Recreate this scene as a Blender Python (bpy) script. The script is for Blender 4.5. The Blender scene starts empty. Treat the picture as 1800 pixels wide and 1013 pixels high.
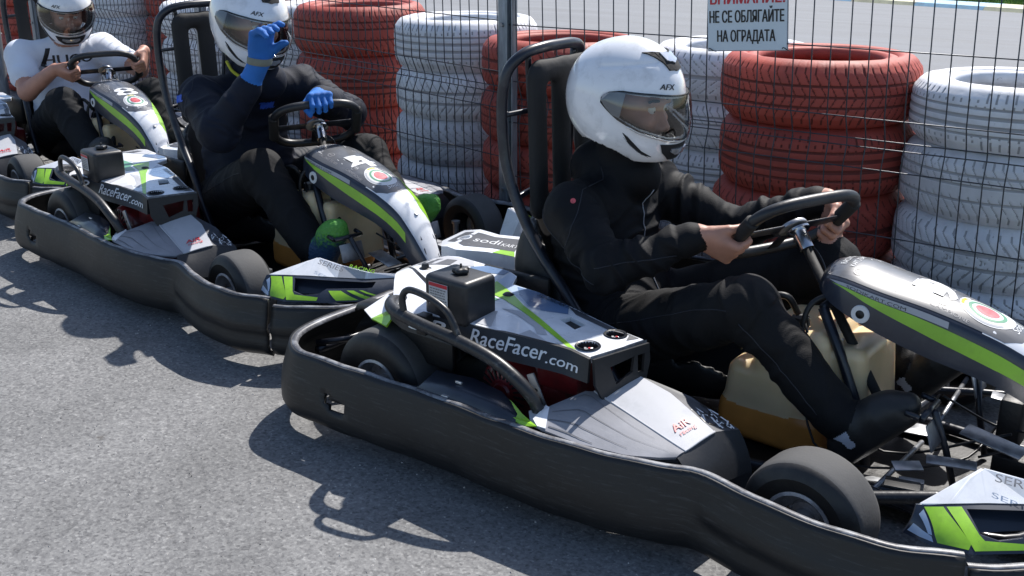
import bpy, bmesh, math, random
import numpy as np
from mathutils import Vector, Matrix, noise
from mathutils.geometry import tessellate_polygon
from mathutils.bvhtree import BVHTree
random.seed(7)
S = bpy.context.scene
C = S.collection
R = math.radians
# ------------------------------------------------------------------ camera
cd = bpy.data.cameras.new('camera'); cam = bpy.data.objects.new('camera', cd); C.objects.link(cam)
cd.sensor_width = 36; cd.lens = 37.96; cd.clip_start = .05; cd.clip_end = 800
fw = Vector((-0.56907369, 0.75492254, -0.32595567)); rt = Vector((0.79876083, 0.60164768, -0.00109332)); up = Vector((-0.1952851, 0.2609828, 0.94538442))
cam.matrix_world = Matrix(((rt.x, up.x, -fw.x, 1.755), (rt.y, up.y, -fw.y, -2.3859), (rt.z, up.z, -fw.z, 1.2642), (0, 0, 0, 1)))
S.camera = cam
# ------------------------------------------------------------------ sky, sun, exposure
SUN = Vector((-.09, .80, 1.0)).normalized()
EL = math.asin(SUN.z); AZ = math.atan2(SUN.x, SUN.y)
W = bpy.data.worlds.new('World'); S.world = W; W.use_nodes = True
wn = W.node_tree.nodes; wn.clear()
sky = wn.new('ShaderNodeTexSky'); sky.sky_type = 'NISHITA'; sky.sun_disc = False; sky.sun_elevation = EL; sky.sun_rotation = AZ
sky.altitude = 500; sky.dust_density = 1.2
bg = wn.new('ShaderNodeBackground'); bg.inputs[1].default_value = .118
wo = wn.new('ShaderNodeOutputWorld')
W.node_tree.links.new(sky.outputs[0], bg.inputs[0]); W.node_tree.links.new(bg.outputs[0], wo.inputs[0])
sl = bpy.data.lights.new('sun', 'SUN'); sl.energy = 5.0; sl.angle = R(.55); sl.color = (1, .955, .90)
so = bpy.data.objects.new('sun', sl); C.objects.link(so); so.rotation_euler = SUN.to_track_quat('Z', 'Y').to_euler()
S.view_settings.view_transform = 'Standard'; S.view_settings.look = 'None'; S.view_settings.exposure = .45; S.view_settings.gamma = 1
S.view_settings.use_curve_mapping = False

# ------------------------------------------------------------------ materials
def new_mat(name):
    m = bpy.data.materials.new(name); m.use_nodes = True
    return m, m.node_tree.nodes, m.node_tree.links, m.node_tree.nodes['Principled BSDF']
def mat(name, col, rough=.5, metal=0, var=.12, vscale=9, bump=0, bscale=120, spec=.5, coat=0, dirt_or_glare=None, dscale=4, damt=.5, stretch=None, sheen=0, transmission=0):
    m, N, L, P = new_mat(name)
    P.inputs['Roughness'].default_value = rough; P.inputs['Metallic'].default_value = metal
    P.inputs['Specular IOR Level'].default_value = spec
    if coat: P.inputs['Coat Weight'].default_value = coat; P.inputs['Coat Roughness'].default_value = .22 if name == 'glossy_black_film' else .08
    if sheen: P.inputs['Sheen Weight'].default_value = sheen; P.inputs['Sheen Roughness'].default_value = .4
    if transmission: P.inputs['Transmission Weight'].default_value = transmission
    tc = N.new('ShaderNodeTexCoord'); mp = N.new('ShaderNodeMapping'); L.new(tc.outputs['Object'], mp.inputs[0])
    if stretch: mp.inputs['Scale'].default_value = stretch
    n = N.new('ShaderNodeTexNoise'); n.inputs['Scale'].default_value = vscale; n.inputs['Detail'].default_value = 6; L.new(mp.outputs[0], n.inputs[0])
    mx = N.new('ShaderNodeMix'); mx.data_type = 'RGBA'
    c = Vector(col[:3])
    mx.inputs[6].default_value = (*(c * (1 - var)), 1); mx.inputs[7].default_value = (*[min(1, v * (1 + var)) for v in c], 1)
    rr = N.new('ShaderNodeMapRange'); rr.inputs[1].default_value = .35; rr.inputs[2].default_value = .65; L.new(n.outputs[0], rr.inputs[0])
    L.new(rr.outputs[0], mx.inputs[0]); out = mx.outputs[2]
    if dirt_or_glare:
        n2 = N.new('ShaderNodeTexNoise'); n2.inputs['Scale'].default_value = dscale; n2.inputs['Detail'].default_value = 9; n2.inputs['Roughness'].default_value = .7; L.new(mp.outputs[0], n2.inputs[0])
        r2 = N.new('ShaderNodeMapRange'); r2.inputs[1].default_value = .5; r2.inputs[2].default_value = .72; r2.inputs[4].default_value = damt; L.new(n2.outputs[0], r2.inputs[0])
        m2 = N.new('ShaderNodeMix'); m2.data_type = 'RGBA'; m2.inputs[7].default_value = (*dirt_or_glare, 1); L.new(r2.outputs[0], m2.inputs[0]); L.new(out, m2.inputs[6]); out = m2.outputs[2]
    L.new(out, P.inputs['Base Color'])
    r3 = N.new('ShaderNodeMapRange'); r3.inputs[3].default_value = max(0, rough - .1); r3.inputs[4].default_value = min(1, rough + .12); L.new(n.outputs[0], r3.inputs[0]); L.new(r3.outputs[0], P.inputs['Roughness'])
    if bump:
        n3 = N.new('ShaderNodeTexNoise'); n3.inputs['Scale'].default_value = bscale; n3.inputs['Detail'].default_value = 4; L.new(mp.outputs[0], n3.inputs[0])
        b = N.new('ShaderNodeBump'); b.inputs['Strength'].default_value = bump; b.inputs['Distance'].default_value = .004; L.new(n3.outputs[0], b.inputs['Height']); L.new(b.outputs[0], P.inputs['Normal'])
    return m
def scratched(name, col, light, rough=.5, amt=.5, thr=.6, stretch=(3, 3, 40), scale=6, bump=.15):
    """plastic with long horizontal scuffs and dust"""
    m = mat(name, col, rough, var=.25, vscale=5, bump=bump, bscale=60)
    N, L = m.node_tree.nodes, m.node_tree.links; P = N['Principled BSDF']
    src = P.inputs['Base Color'].links[0].from_socket
    tc = N.new('ShaderNodeTexCoord'); mp = N.new('ShaderNodeMapping'); mp.inputs['Scale'].default_value = stretch; L.new(tc.outputs['Object'], mp.inputs[0])
    n = N.new('ShaderNodeTexNoise'); n.inputs['Scale'].default_value = scale; n.inputs['Detail'].default_value = 10; n.inputs['Roughness'].default_value = .75; L.new(mp.outputs[0], n.inputs[0])
    r = N.new('ShaderNodeMapRange'); r.inputs[1].default_value = thr; r.inputs[2].default_value = thr + .12; r.inputs[4].default_value = amt; L.new(n.outputs[0], r.inputs[0])
    mx = N.new('ShaderNodeMix'); mx.data_type = 'RGBA'; mx.inputs[7].default_value = (*light, 1); L.new(r.outputs[0], mx.inputs[0]); L.new(src, mx.inputs[6]); L.new(mx.outputs[2], P.inputs['Base Color'])
    return m

M = {}
M['black'] = mat('black_plastic', (.016, .017, .02), .42, bump=.08, dirt_or_glare=(.09, .09, .09), damt=.35)
M['bumper'] = scratched('bumper_plastic', (.0085, .0085, .009), (.06, .06, .062), .5, .5, .54, (2.2, 2.2, 26), 6)
M['edge'] = scratched('worn_sunlit_edge', (.10, .10, .11), (.30, .31, .33), .45, .8, .46, (3, 3, 3), 5)  # wear plus sunlight painted in: pale tone for the sunlit rim
M['frame'] = mat('black_powder_coat', (.012, .014, .022), .34, var=.2, coat=.12, dirt_or_glare=(.12, .12, .12), dscale=18, damt=.3)
M['guard'] = scratched('worn_black_tube', (.02, .021, .024), (.16, .16, .16), .38, .6, .55, (6, 6, 6), 8)
M['seat'] = mat('seat_plastic', (.010, .010, .011), .5, bump=.15)
M['foam'] = mat('black_foam', (.014, .014, .015), .75, bump=.3, bscale=60)
M['rubber'] = mat('slick_rubber', (.075, .075, .076), .82, var=.18, bump=.12, bscale=160, dirt_or_glare=(.10, .095, .085), dscale=14, damt=.4)
M['rubber_side'] = mat('tyre_sidewall', (.012, .012, .013), .5, bump=.1, dirt_or_glare=(.05, .05, .045), dscale=20, damt=.4)
M['rim'] = mat('dull_aluminium', (.46, .46, .47), .42, .45, var=.25, vscale=30, dirt_or_glare=(.05, .05, .05), dscale=12, damt=.8)
M['chrome'] = mat('bright_steel', (.62, .62, .64), .18, 1, var=.1)
M['steel'] = mat('scuffed_steel', (.35, .36, .38), .38, .8, var=.3, vscale=30)
M['white'] = mat('white_panel', (.78, .80, .84), .26, coat=.45, var=.05, dirt_or_glare=(.30, .31, .33), dscale=7, damt=.35)
M['lightgrey'] = mat('pale_grey_panel', (.45, .46, .49), .55, spec=.25, var=.08, dirt_or_glare=(.24, .25, .26), dscale=9, damt=.5)
M['midgrey'] = scratched('grey_striped_panel', (.25, .255, .28), (.34, .345, .36), .62, .6, .58, (4, 30, 4), 3)
M['midgrey'].node_tree.nodes['Principled BSDF'].inputs['Specular IOR Level'].default_value = .2
M['darkgrey'] = scratched('dark_grey_panel', (.06, .064, .075), (.26, .27, .28), .55, .35, .62, (6, 6, 6), 8)
M['blue'] = mat('steel_blue_panel', (.13, .21, .36), .3, coat=.35, var=.12)
M['paleblue'] = mat('pale_blue_panel', (.40, .49, .63), .3, coat=.35, var=.08)
M['navy'] = mat('navy_panel', (.018, .025, .042), .33, coat=.3, var=.15, dirt_or_glare=(.10, .11, .13), dscale=10, damt=.2)
M['green'] = mat('lime_green_panel', (.28, .56, .03), .34, coat=.3, var=.1, dirt_or_glare=(.12, .2, .04), dscale=14, damt=.4)
M['teal'] = mat('green_teal_panel', (.10, .30, .17), .36, coat=.3)
M['film'] = mat('glossy_black_film', (.075, .08, .09), .36, coat=.7, dirt_or_glare=(.16, .165, .175), dscale=12, damt=.6)  # the lighter blotches are painted sun glare haze on the nose top
M['ink'] = mat('black_ink', (.012, .012, .014), .4)
M['inkwhite'] = mat('white_ink', (.72, .73, .74), .4, var=.06)
M['inkgrey'] = mat('grey_ink', (.22, .22, .23), .4, var=.3, vscale=60)
M['inkred'] = mat('red_ink', (.62, .035, .05), .4)
M['inkpink'] = mat('faded_red_ink', (.62, .10, .12), .45, var=.3, vscale=80)
M['engine'] = mat('dark_red_enamel', (.13, .008, .012), .35, coat=.3, var=.3, dirt_or_glare=(.02, .015, .015), dscale=10, damt=.8)
M['dark'] = mat('engine_black', (.008, .008, .009), .5, bump=.2)
M['tank'] = mat('fuel_tank_plastic', (.78, .60, .36), .36, var=.12, vscale=5, dirt_or_glare=(.62, .34, .12), dscale=5, damt=.5)
M['tank'].node_tree.nodes['Principled BSDF'].inputs['Subsurface Weight'].default_value = .35; M['tank'].node_tree.nodes['Principled BSDF'].inputs['Subsurface Radius'].default_value = (.05, .03, .015); M['tank'].node_tree.nodes['Principled BSDF'].inputs['Subsurface Scale'].default_value = .6
M['tanklow'] = mat('fuel_tank_orange', (.66, .28, .06), .4, var=.2, vscale=6)  # darker orange for the fuel inside, with shade painted into it
M['sticker'] = mat('white_sticker', (.62, .63, .64), .4)
M['helmet'] = mat('white_helmet_shell', (.84, .85, .88), .14, coat=.7, var=.03, dirt_or_glare=(.45, .46, .47), dscale=22, damt=.45)
M['lining'] = mat('helmet_lining', (.012, .012, .013), .8, bump=.3)
M['hgrey'] = mat('helmet_grey_trim', (.33, .34, .37), .35)
M['silver'] = mat('silver_trim', (.75, .77, .80), .15, .7)
M['skin'] = mat('skin', (.47, .235, .165), .5, var=.12, vscale=18, bump=.12, bscale=200)
M['jacket'] = mat('black_jacket', (.0028, .0032, .005), .70, var=.25, bump=.25, bscale=380, spec=.28)
M['jacket2'] = mat('navy_jacket', (.005, .008, .019), .72, var=.2, bump=.3, bscale=380, spec=.3)
M['jeans'] = mat('black_trousers', (.0045, .0047, .006), .75, var=.25, bump=.3, bscale=420, spec=.3)
M['jeans3'] = mat('charcoal_trousers', (.010, .011, .013), .85, var=.25, bump=.3, bscale=420, spec=.3)
M['shirt'] = mat('white_cotton', (.70, .73, .80), .85, var=.04, bump=.2, bscale=300)
M['glove'] = mat('blue_glove_knit', (.018, .15, .50), .7, var=.15, bump=.5, bscale=420)
M['cuff'] = mat('grey_strap', (.20, .21, .17), .7)
M['shoe'] = mat('black_shoe', (.014, .014, .015), .5, bump=.2)
M['sock'] = mat('white_sock', (.52, .55, .62), .9, bump=.4, bscale=300)
M['eye'] = mat('eye_white', (.6, .58, .55), .3); M['iris'] = mat('iris', (.05, .03, .02), .3); M['hair'] = mat('dark_hair', (.02, .014, .01), .7)
M['yellow'] = mat('yellow_trim', (.55, .52, .03), .7)
M['galv'] = mat('galvanised_steel', (.27, .30, .335), .42, .55, var=.22, vscale=28, stretch=(3, 3, .4), dirt_or_glare=(.10, .11, .12), dscale=10, damt=.5)
M['wire'] = mat('coated_fence_wire', (.05, .056, .068), .38, .35, var=.3, vscale=30)
M['sign'] = mat('sign_board', (.66, .74, .79), .4, var=.05, vscale=3)
def shoe_mat():
    m, N, L, P = new_mat('green_blue_knit_shoe'); P.inputs['Roughness'].default_value = .6
    tc = N.new('ShaderNodeTexCoord'); sp = N.new('ShaderNodeSeparateXYZ'); L.new(tc.outputs['Object'], sp.inputs[0])
    n = N.new('ShaderNodeTexVoronoi'); n.inputs['Scale'].default_value = 95; L.new(tc.outputs['Object'], n.inputs[0])
    ma = N.new('ShaderNodeMath'); ma.operation = 'MULTIPLY_ADD'; ma.inputs[1].default_value = .06; L.new(n.outputs['Distance'], ma.inputs[0]); L.new(sp.outputs[2], ma.inputs[2])
    cr = N.new('ShaderNodeValToRGB'); e = cr.color_ramp.elements; e[0].position = .255; e[0].color = (.012, .05, .12, 1); e[1].position = .30; e[1].color = (.085, .30, .045, 1)
    L.new(ma.outputs[0], cr.inputs[0]); L.new(cr.outputs[0], P.inputs['Base Color'])
    b = N.new('ShaderNodeBump'); b.inputs['Strength'].default_value = .6; b.inputs['Distance'].default_value = .004; L.new(n.outputs['Distance'], b.inputs['Height']); L.new(b.outputs[0], P.inputs['Normal'])
    return m
M['shoegreen'] = shoe_mat()
M['softgrey'] = mat('grey_stripe_print', (.13, .135, .15), .6, spec=.2)
def visor_mat():
    m, N, L, P = new_mat('clear_visor'); N.remove(P)
    o = N['Material Output']; t = N.new('ShaderNodeBsdfTransparent'); t.inputs[0].default_value = (.76, .79, .80, 1)
    g = N.new('ShaderNodeBsdfGlossy'); g.inputs['Roughness'].default_value = .04; g.inputs[0].default_value = (1, 1, 1, 1)
    f = N.new('ShaderNodeFresnel'); f.inputs[0].default_value = 1.5; ad = N.new('ShaderNodeMath'); ad.operation = 'MULTIPLY_ADD'; ad.inputs[1].default_value = 1.2; ad.inputs[2].default_value = .02
    L.new(f.outputs[0], ad.inputs[0]); ad.use_clamp = True
    mx = N.new('ShaderNodeMixShader'); L.new(ad.outputs[0], mx.inputs[0]); L.new(t.outputs[0], mx.inputs[1]); L.new(g.outputs[0], mx.inputs[2]); L.new(mx.outputs[0], o.inputs[0])
    return m
M['visor'] = visor_mat()
def asphalt(name, base, speck=1.0, tint=(1, 1, 1), stain=True):
    m, N, L, P = new_mat(name); P.inputs['Roughness'].default_value = .85; P.inputs['Specular IOR Level'].default_value = .35
    tc = N.new('ShaderNodeTexCoord')
    v = N.new('ShaderNodeTexVoronoi'); v.inputs['Scale'].default_value = 125; v.inputs['Randomness'].default_value = 1; L.new(tc.outputs['Object'], v.inputs[0])
    n = N.new('ShaderNodeTexNoise'); n.inputs['Scale'].default_value = 150; n.inputs['Detail'].default_value = 3; L.new(tc.outputs['Object'], n.inputs[0])
    big = N.new('ShaderNodeTexNoise'); big.inputs['Scale'].default_value = 2.2; big.inputs['Detail'].default_value = 6; L.new(tc.outputs['Object'], big.inputs[0])
    cr = N.new('ShaderNodeValToRGB'); e = cr.color_ramp.elements; e[0].position = 0; e[0].color = (base * .30, base * .30, base * .31, 1); e[1].position = 1; e[1].color = (base * 1.95, base * 1.93, base * 1.90, 1)
    x = e.new(.35); x.color = (base * .84, base * .84, base * .85, 1); x = e.new(.7); x.color = (base * 1.2, base * 1.2, base * 1.19, 1)
    sp = N.new('ShaderNodeSeparateColor'); L.new(v.outputs['Color'], sp.inputs[0])
    a = N.new('ShaderNodeMath'); a.operation = 'MULTIPLY_ADD'; a.inputs[1].default_value = .45 * speck; L.new(sp.outputs[0], a.inputs[0])
    b = N.new('ShaderNodeMath'); b.operation = 'MULTIPLY_ADD'; b.inputs[1].default_value = .9; b.inputs[2].default_value = -.17; L.new(n.outputs[0], b.inputs[0]); L.new(b.outputs[0], a.inputs[2])
    L.new(a.outputs[0], cr.inputs[0])
    rm = N.new('ShaderNodeMapRange'); rm.inputs[1].default_value = .3; rm.inputs[2].default_value = .7; rm.inputs[3].default_value = .80; rm.inputs[4].default_value = 1.16; L.new(big.outputs[0], rm.inputs[0])
    mu = N.new('ShaderNodeVectorMath'); mu.operation = 'SCALE'; L.new(cr.outputs[0], mu.inputs[0]); L.new(rm.outputs[0], mu.inputs['Scale']); out = mu.outputs[0]
    if stain:
        s = N.new('ShaderNodeTexNoise'); s.inputs['Scale'].default_value = 5.5; s.inputs['Detail'].default_value = 8; s.inputs['Roughness'].default_value = .65; L.new(tc.outputs['Object'], s.inputs[0])
        r = N.new('ShaderNodeMapRange'); r.inputs[1].default_value = .665; r.inputs[2].default_value = .71; r.inputs[4].default_value = .6; L.new(s.outputs[0], r.inputs[0])
        mx = N.new('ShaderNodeMix'); mx.data_type = 'RGBA'; mx.inputs[7].default_value = (.07, .06, .052, 1); L.new(r.outputs[0], mx.inputs[0]); L.new(out, mx.inputs[6]); out = mx.outputs[2]
    L.new(out, P.inputs['Base Color'])
    bp = N.new('ShaderNodeBump'); bp.inputs['Strength'].default_value = .5; bp.inputs['Distance'].default_value = .003; L.new(a.outputs[0], bp.inputs['Height']); L.new(bp.outputs[0], P.inputs['Normal'])
    return m
M['asphalt'] = asphalt('pit_lane_asphalt', .178)
def track_mat():
    m = mat('track_asphalt', (.19, .198, .212), .85, var=.1, vscale=1.1, bump=.3, bscale=200, stretch=(.25, 2.2, 1), dirt_or_glare=(.15, .152, .16), dscale=1.3, damt=.6)
    return m
M['track'] = track_mat()
M['kerbblue'] = mat('faded_blue_paint', (.30, .50, .62), .7, var=.15, vscale=8, dirt_or_glare=(.3, .3, .3), dscale=10, damt=.5)
M['kerbyellow'] = mat('faded_yellow_paint', (.58, .55, .36), .7, var=.15, vscale=8, dirt_or_glare=(.35, .33, .28), dscale=10, damt=.5)
M['soil'] = mat('dark_soil', (.05, .06, .025), .95, var=.4)
M['grass'] = mat('grass_blades', (.12, .22, .03), .6, var=.4, vscale=3)
def tyre_paint(name, c, dark):
    m = mat(name, c, .62, var=.08, vscale=14, bump=.18, bscale=90, dirt_or_glare=dark, dscale=6, damt=.5)
    N, L = m.node_tree.nodes, m.node_tree.links; P = N['Principled BSDF']; src = P.inputs['Base Color'].links[0].from_socket
    tc = N.new('ShaderNodeTexCoord'); oi = N.new('ShaderNodeObjectInfo'); ad = N.new('ShaderNodeVectorMath'); ad.operation = 'ADD'; L.new(tc.outputs['Object'], ad.inputs[0]); L.new(oi.outputs['Location'], ad.inputs[1])
    n = N.new('ShaderNodeTexNoise'); n.inputs['Scale'].default_value = 34; n.inputs['Detail'].default_value = 7; n.inputs['Roughness'].default_value = .7; L.new(ad.outputs[0], n.inputs[0])
    r = N.new('ShaderNodeMapRange'); r.inputs[1].default_value = .64; r.inputs[2].default_value = .70; r.inputs[4].default_value = .65; L.new(n.outputs[0], r.inputs[0])
    mx = N.new('ShaderNodeMix'); mx.data_type = 'RGBA'; mx.inputs[7].default_value = (.06, .055, .055, 1); L.new(r.outputs[0], mx.inputs[0]); L.new(src, mx.inputs[6])
    hs = N.new('ShaderNodeHueSaturation'); vr = N.new('ShaderNodeMapRange'); vr.inputs[3].default_value = .86; vr.inputs[4].default_value = 1.08; L.new(oi.outputs['Random'], vr.inputs[0]); L.new(vr.outputs[0], hs.inputs['Value']); L.new(mx.outputs[2], hs.inputs['Color']); L.new(hs.outputs[0], P.inputs['Base Color'])
    return m
M['redtyre'] = tyre_paint('brick_red_tyre_paint', (.40, .066, .045), (.13, .035, .03))
M['whitetyre'] = tyre_paint('white_tyre_paint', (.76, .775, .81), (.55, .55, .56))
M['groove'] = mat('groove_shade_dirt', (.40, .405, .42), .8)  # painted shadow and dirt in the grooves, which carry the same tyre paint
M['groove_red'] = mat('groove_shade_dirt_red', (.15, .03, .022), .8)  # same groove shadow and dirt, painted for the red tyres

# ------------------------------------------------------------------ object helpers
def empty(name, label=None, cat=None, group=None, parent=None, loc=(0, 0, 0), rz=0):
    o = bpy.data.objects.new(name, None); C.objects.link(o); o.location = loc; o.rotation_euler = (0, 0, rz); o.empty_display_size = .1
    if parent: o.parent = parent
    tag(o, label, cat, group); return o
def tag(o, label=None, cat=None, group=None, kind=None):
    if label: o['label'] = label
    if cat: o['category'] = cat
    if group: o['group'] = group
    if kind: o['kind'] = kind
    return o
def mk(name, verts, faces, mats, parent=None, fm=None, smooth=False, label=None):
    me = bpy.data.meshes.new(name); me.from_pydata([tuple(v) for v in verts], [], faces)
    if not isinstance(mats, (list, tuple)): mats = [mats]
    for m in mats: me.materials.append(M[m] if isinstance(m, str) else m)
    if fm is not None: me.polygons.foreach_set('material_index', list(fm))
    if smooth: me.polygons.foreach_set('use_smooth', [True] * len(me.polygons))
    me.update(); o = bpy.data.objects.new(name, me); C.objects.link(o)
    if parent: o.parent = parent
    if label: o['label'] = label
    return o
def from_bm(name, bm, mats, parent=None, smooth=False, label=None, angle=None):
    me = bpy.data.meshes.new(name); bm.to_mesh(me); bm.free()
    if not isinstance(mats, (list, tuple)): mats = [mats]
    for m in mats: me.materials.append(M[m] if isinstance(m, str) else m)
    if smooth: me.polygons.foreach_set('use_smooth', [True] * len(me.polygons))
    if angle: me.set_sharp_from_angle(angle=R(angle))
    o = bpy.data.objects.new(name, me); C.objects.link(o)
    if parent: o.parent = parent
    if label: o['label'] = label
    return o
def pieces(name, bm, m, parent=None, smooth=True, angle=35):
    """every loose island of bm becomes a part of its own"""
    todo = set(bm.faces); groups = []
    while todo:
        f = todo.pop(); st = [f]; g = [f]
        while st:
            for e in st.pop().edges:
                for h in e.link_faces:
                    if h in todo: todo.remove(h); st.append(h); g.append(h)
        groups.append(g)
    first = None
    for g in groups:
        idx = {}; vs = []; fs = []
        for f in g:
            t = []
            for v in f.verts:
                if v not in idx: idx[v] = len(vs); vs.append(v.co.copy())
                t.append(idx[v])
            fs.append(t)
        o = mk(name, vs, fs, m, parent, smooth=smooth); o.data.set_sharp_from_angle(angle=R(angle)); first = first or o
    bm.free(); return first
def solid(o, t, off=-1):
    md = o.modifiers.new('thickness', 'SOLIDIFY'); md.thickness = t; md.offset = off; return o
def V(*a): return Vector(a)
def catmull(pts, seg=6, closed=False):
    P = [Vector(p) for p in pts]; n = len(P); out = []
    rng = range(n) if closed else range(n - 1)
    for i in rng:
        p0 = P[(i - 1) % n] if closed or i > 0 else P[0] * 2 - P[1]
        p1 = P[i]; p2 = P[(i + 1) % n]
        p3 = P[(i + 2) % n] if closed or i + 2 < n else P[-1] * 2 - P[-2]
        for k in range(seg):
            t = k / seg
            out.append(.5 * ((2 * p1) + (p2 - p0) * t + (2 * p0 - 5 * p1 + 4 * p2 - p3) * t * t + (3 * p1 - p0 - 3 * p2 + p3) * t ** 3))
    if not closed: out.append(P[-1].copy())
    return out
def tube_data(pts, r, n=10, closed=False, seg=6, smooth=True, base=0):
    P = catmull(pts, seg, closed) if smooth else [Vector(p) for p in pts]
    m = len(P); vs = []; fs = []; nrm = None
    for i, p in enumerate(P):
        t = (P[(i + 1) % m] - P[(i - 1) % m]) if closed else (P[min(i + 1, m - 1)] - P[max(i - 1, 0)])
        t.normalize()
        if nrm is None: nrm = t.orthogonal().normalized()
        nrm = (nrm - t * nrm.dot(t)).normalized(); b = t.cross(nrm)
        rr = r(i / (m - 1)) if callable(r) else r
        for k in range(n):
            a = 2 * math.pi * k / n; vs.append(p + (nrm * math.cos(a) + b * math.sin(a)) * rr)
    rings = m if closed else m - 1
    for i in range(rings):
        for k in range(n):
            a = i * n + k; b2 = i * n + (k + 1) % n; c = ((i + 1) % m) * n + (k + 1) % n; d = ((i + 1) % m) * n + k
            fs.append((a + base, b2 + base, c + base, d + base))
    if not closed:
        fs.append(tuple(base + k for k in reversed(range(n)))); fs.append(tuple(base + (m - 1) * n + k for k in range(n)))
    return vs, fs
def tube(name, pts, r, m, parent=None, n=10, closed=False, seg=6, smooth=True, label=None):
    v, f = tube_data(pts, r, n, closed, seg, smooth); return mk(name, v, f, m, parent, smooth=True, label=label)
def tubes(name, lst, m, parent=None, n=8, smooth=True):
    first = None
    for pts, r in lst:      # every tube is a piece of its own
        v, f = tube_data(pts, r, n, False, 5, smooth); o = mk(name, v, f, m, parent, smooth=True); first = first or o
    return first
def lathe_data(prof, n, o, ax, ref=None, base=0, mids=None):
    o = Vector(o); ax = Vector(ax).normalized(); e1 = (Vector(ref) if ref else ax.orthogonal()); e1 = (e1 - ax * e1.dot(ax)).normalized(); e2 = ax.cross(e1)
    vs = []; fs = []; fm = []
    for (r, h) in prof:
        for k in range(n):
            a = 2 * math.pi * k / n; vs.append(o + ax * h + (e1 * math.cos(a) + e2 * math.sin(a)) * r)
    for i in range(len(prof) - 1):
        for k in range(n):
            fs.append((base + i * n + k, base + i * n + (k + 1) % n, base + (i + 1) * n + (k + 1) % n, base + (i + 1) * n + k)); fm.append(mids[i] if mids else 0)
    return vs, fs, fm
def lathe(name, prof, o, ax, m, parent=None, n=32, mids=None, label=None, smooth=True):
    v, f, fm = lathe_data(prof, n, o, ax, mids=mids); ob = mk(name, v, f, m, parent, fm, smooth, label)
    if smooth: ob.data.set_sharp_from_angle(angle=R(40))
    return ob
def boxbm(bm, size, mtx, bevel=0, seg=2, mi=0):
    r = bmesh.ops.create_cube(bm, size=1); vs = r['verts']
    for v in vs: v.co = Vector((v.co.x * size[0], v.co.y * size[1], v.co.z * size[2]))
    fs = set(f for v in vs for f in v.link_faces)
    if bevel:
        es = list({e for v in vs for e in v.link_edges}); rr = bmesh.ops.bevel(bm, geom=es, offset=bevel, segments=seg, affect='EDGES', profile=.5)
        vs = list({v for v in rr['verts']}); fs = rr['faces']
        comp = set(vs); st = list(vs)
        while st:
            v = st.pop()
            for e in v.link_edges:
                w = e.other_vert(v)
                if w not in comp: comp.add(w); st.append(w)
        vs = list(comp)
    for v in vs: v.co = mtx @ v.co
    for f in {f for v in vs for f in v.link_faces}: f.material_index = mi
def boxes(name, lst, m, parent, bevel=.001):
    first = None
    for size, mtx, *bv in lst:
        bm = bmesh.new(); boxbm(bm, size, mtx, bv[0] if bv else bevel); o = from_bm(name, bm, m, parent, smooth=True, angle=35); first = first or o
    return first
def frame(o, x, y):
    x = Vector(x).normalized(); y = Vector(y); y = (y - x * y.dot(x)).normalized(); z = x.cross(y)
    return Matrix(((x.x, y.x, z.x, o[0]), (x.y, y.y, z.y, o[1]), (x.z, y.z, z.z, o[2]), (0, 0, 0, 1)))
def box(name, size, mtx, m, parent=None, bevel=.003, seg=2, label=None):
    bm = bmesh.new()
    if not isinstance(mtx, Matrix): mtx = Matrix.Translation(mtx)
    boxbm(bm, size, mtx, bevel, seg); return from_bm(name, bm, m, parent, smooth=True, label=label, angle=35)
def flat_bm(outer, holes=(), cuts=None):
    loops = [[Vector((p[0], p[1], 0)) for p in outer]] + [[Vector((p[0], p[1], 0)) for p in h] for h in holes]
    tri = tessellate_polygon(loops); allp = [p for l in loops for p in l]
    bm = bmesh.new(); vs = [bm.verts.new(p) for p in allp]
    for t in tri:
        try: bm.faces.new([vs[i] for i in t])
        except Exception: pass
    for f in bm.faces:
        if f.normal.z < 0 or f.calc_area() == 0: pass
    bmesh.ops.recalc_face_normals(bm, faces=bm.faces)
    bm.normal_update()
    if bm.faces and sum(f.normal.z * f.calc_area() for f in bm.faces) < 0: bmesh.ops.reverse_faces(bm, faces=bm.faces)
    cut_bm(bm, cuts); return bm
def cut_bm(bm, cuts):
    if not cuts: return
    xs = [v.co.x for v in bm.verts]; ys = [v.co.y for v in bm.verts]
    for ax, (lo, hi) in ((0, (min(xs), max(xs))), (1, (min(ys), max(ys)))):
        if not cuts[ax]: continue
        k = max(1, int(math.ceil((hi - lo) / cuts[ax])))
        for i in range(1, k):
            co = [0, 0, 0]; co[ax] = lo + (hi - lo) * i / k; no = [0, 0, 0]; no[ax] = 1
            bmesh.ops.bisect_plane(bm, geom=bm.verts[:] + bm.edges[:] + bm.faces[:], plane_co=co, plane_no=no, dist=1e-6)
def sheet(name, outer, f, m, parent=None, holes=(), thick=0, off=0, cuts=None, label=None, smooth=True):
    """polygon in (u,v) laid on the surface f(u,v,h); thick extrudes inwards with side walls"""
    bm = flat_bm(outer, holes, cuts)
    if thick:
        top = bm.faces[:]; geom = bmesh.ops.extrude_face_region(bm, geom=top)
        nv = [g for g in geom['geom'] if isinstance(g, bmesh.types.BMVert)]
        newset = set(nv)
        for v in bm.verts: v.co = Vector(f(v.co.x, v.co.y, off if v in newset else off - thick))
        bmesh.ops.recalc_face_normals(bm, faces=bm.faces)
    else:
        for v in bm.verts: v.co = Vector(f(v.co.x, v.co.y, off))
    return from_bm(name, bm, m, parent, smooth=smooth, label=label, angle=30)
def plane_f(o, x, y):
    mt = frame(o, x, y); return lambda u, v, h=0: mt @ Vector((u, v, h))
_txt = {}
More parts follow.
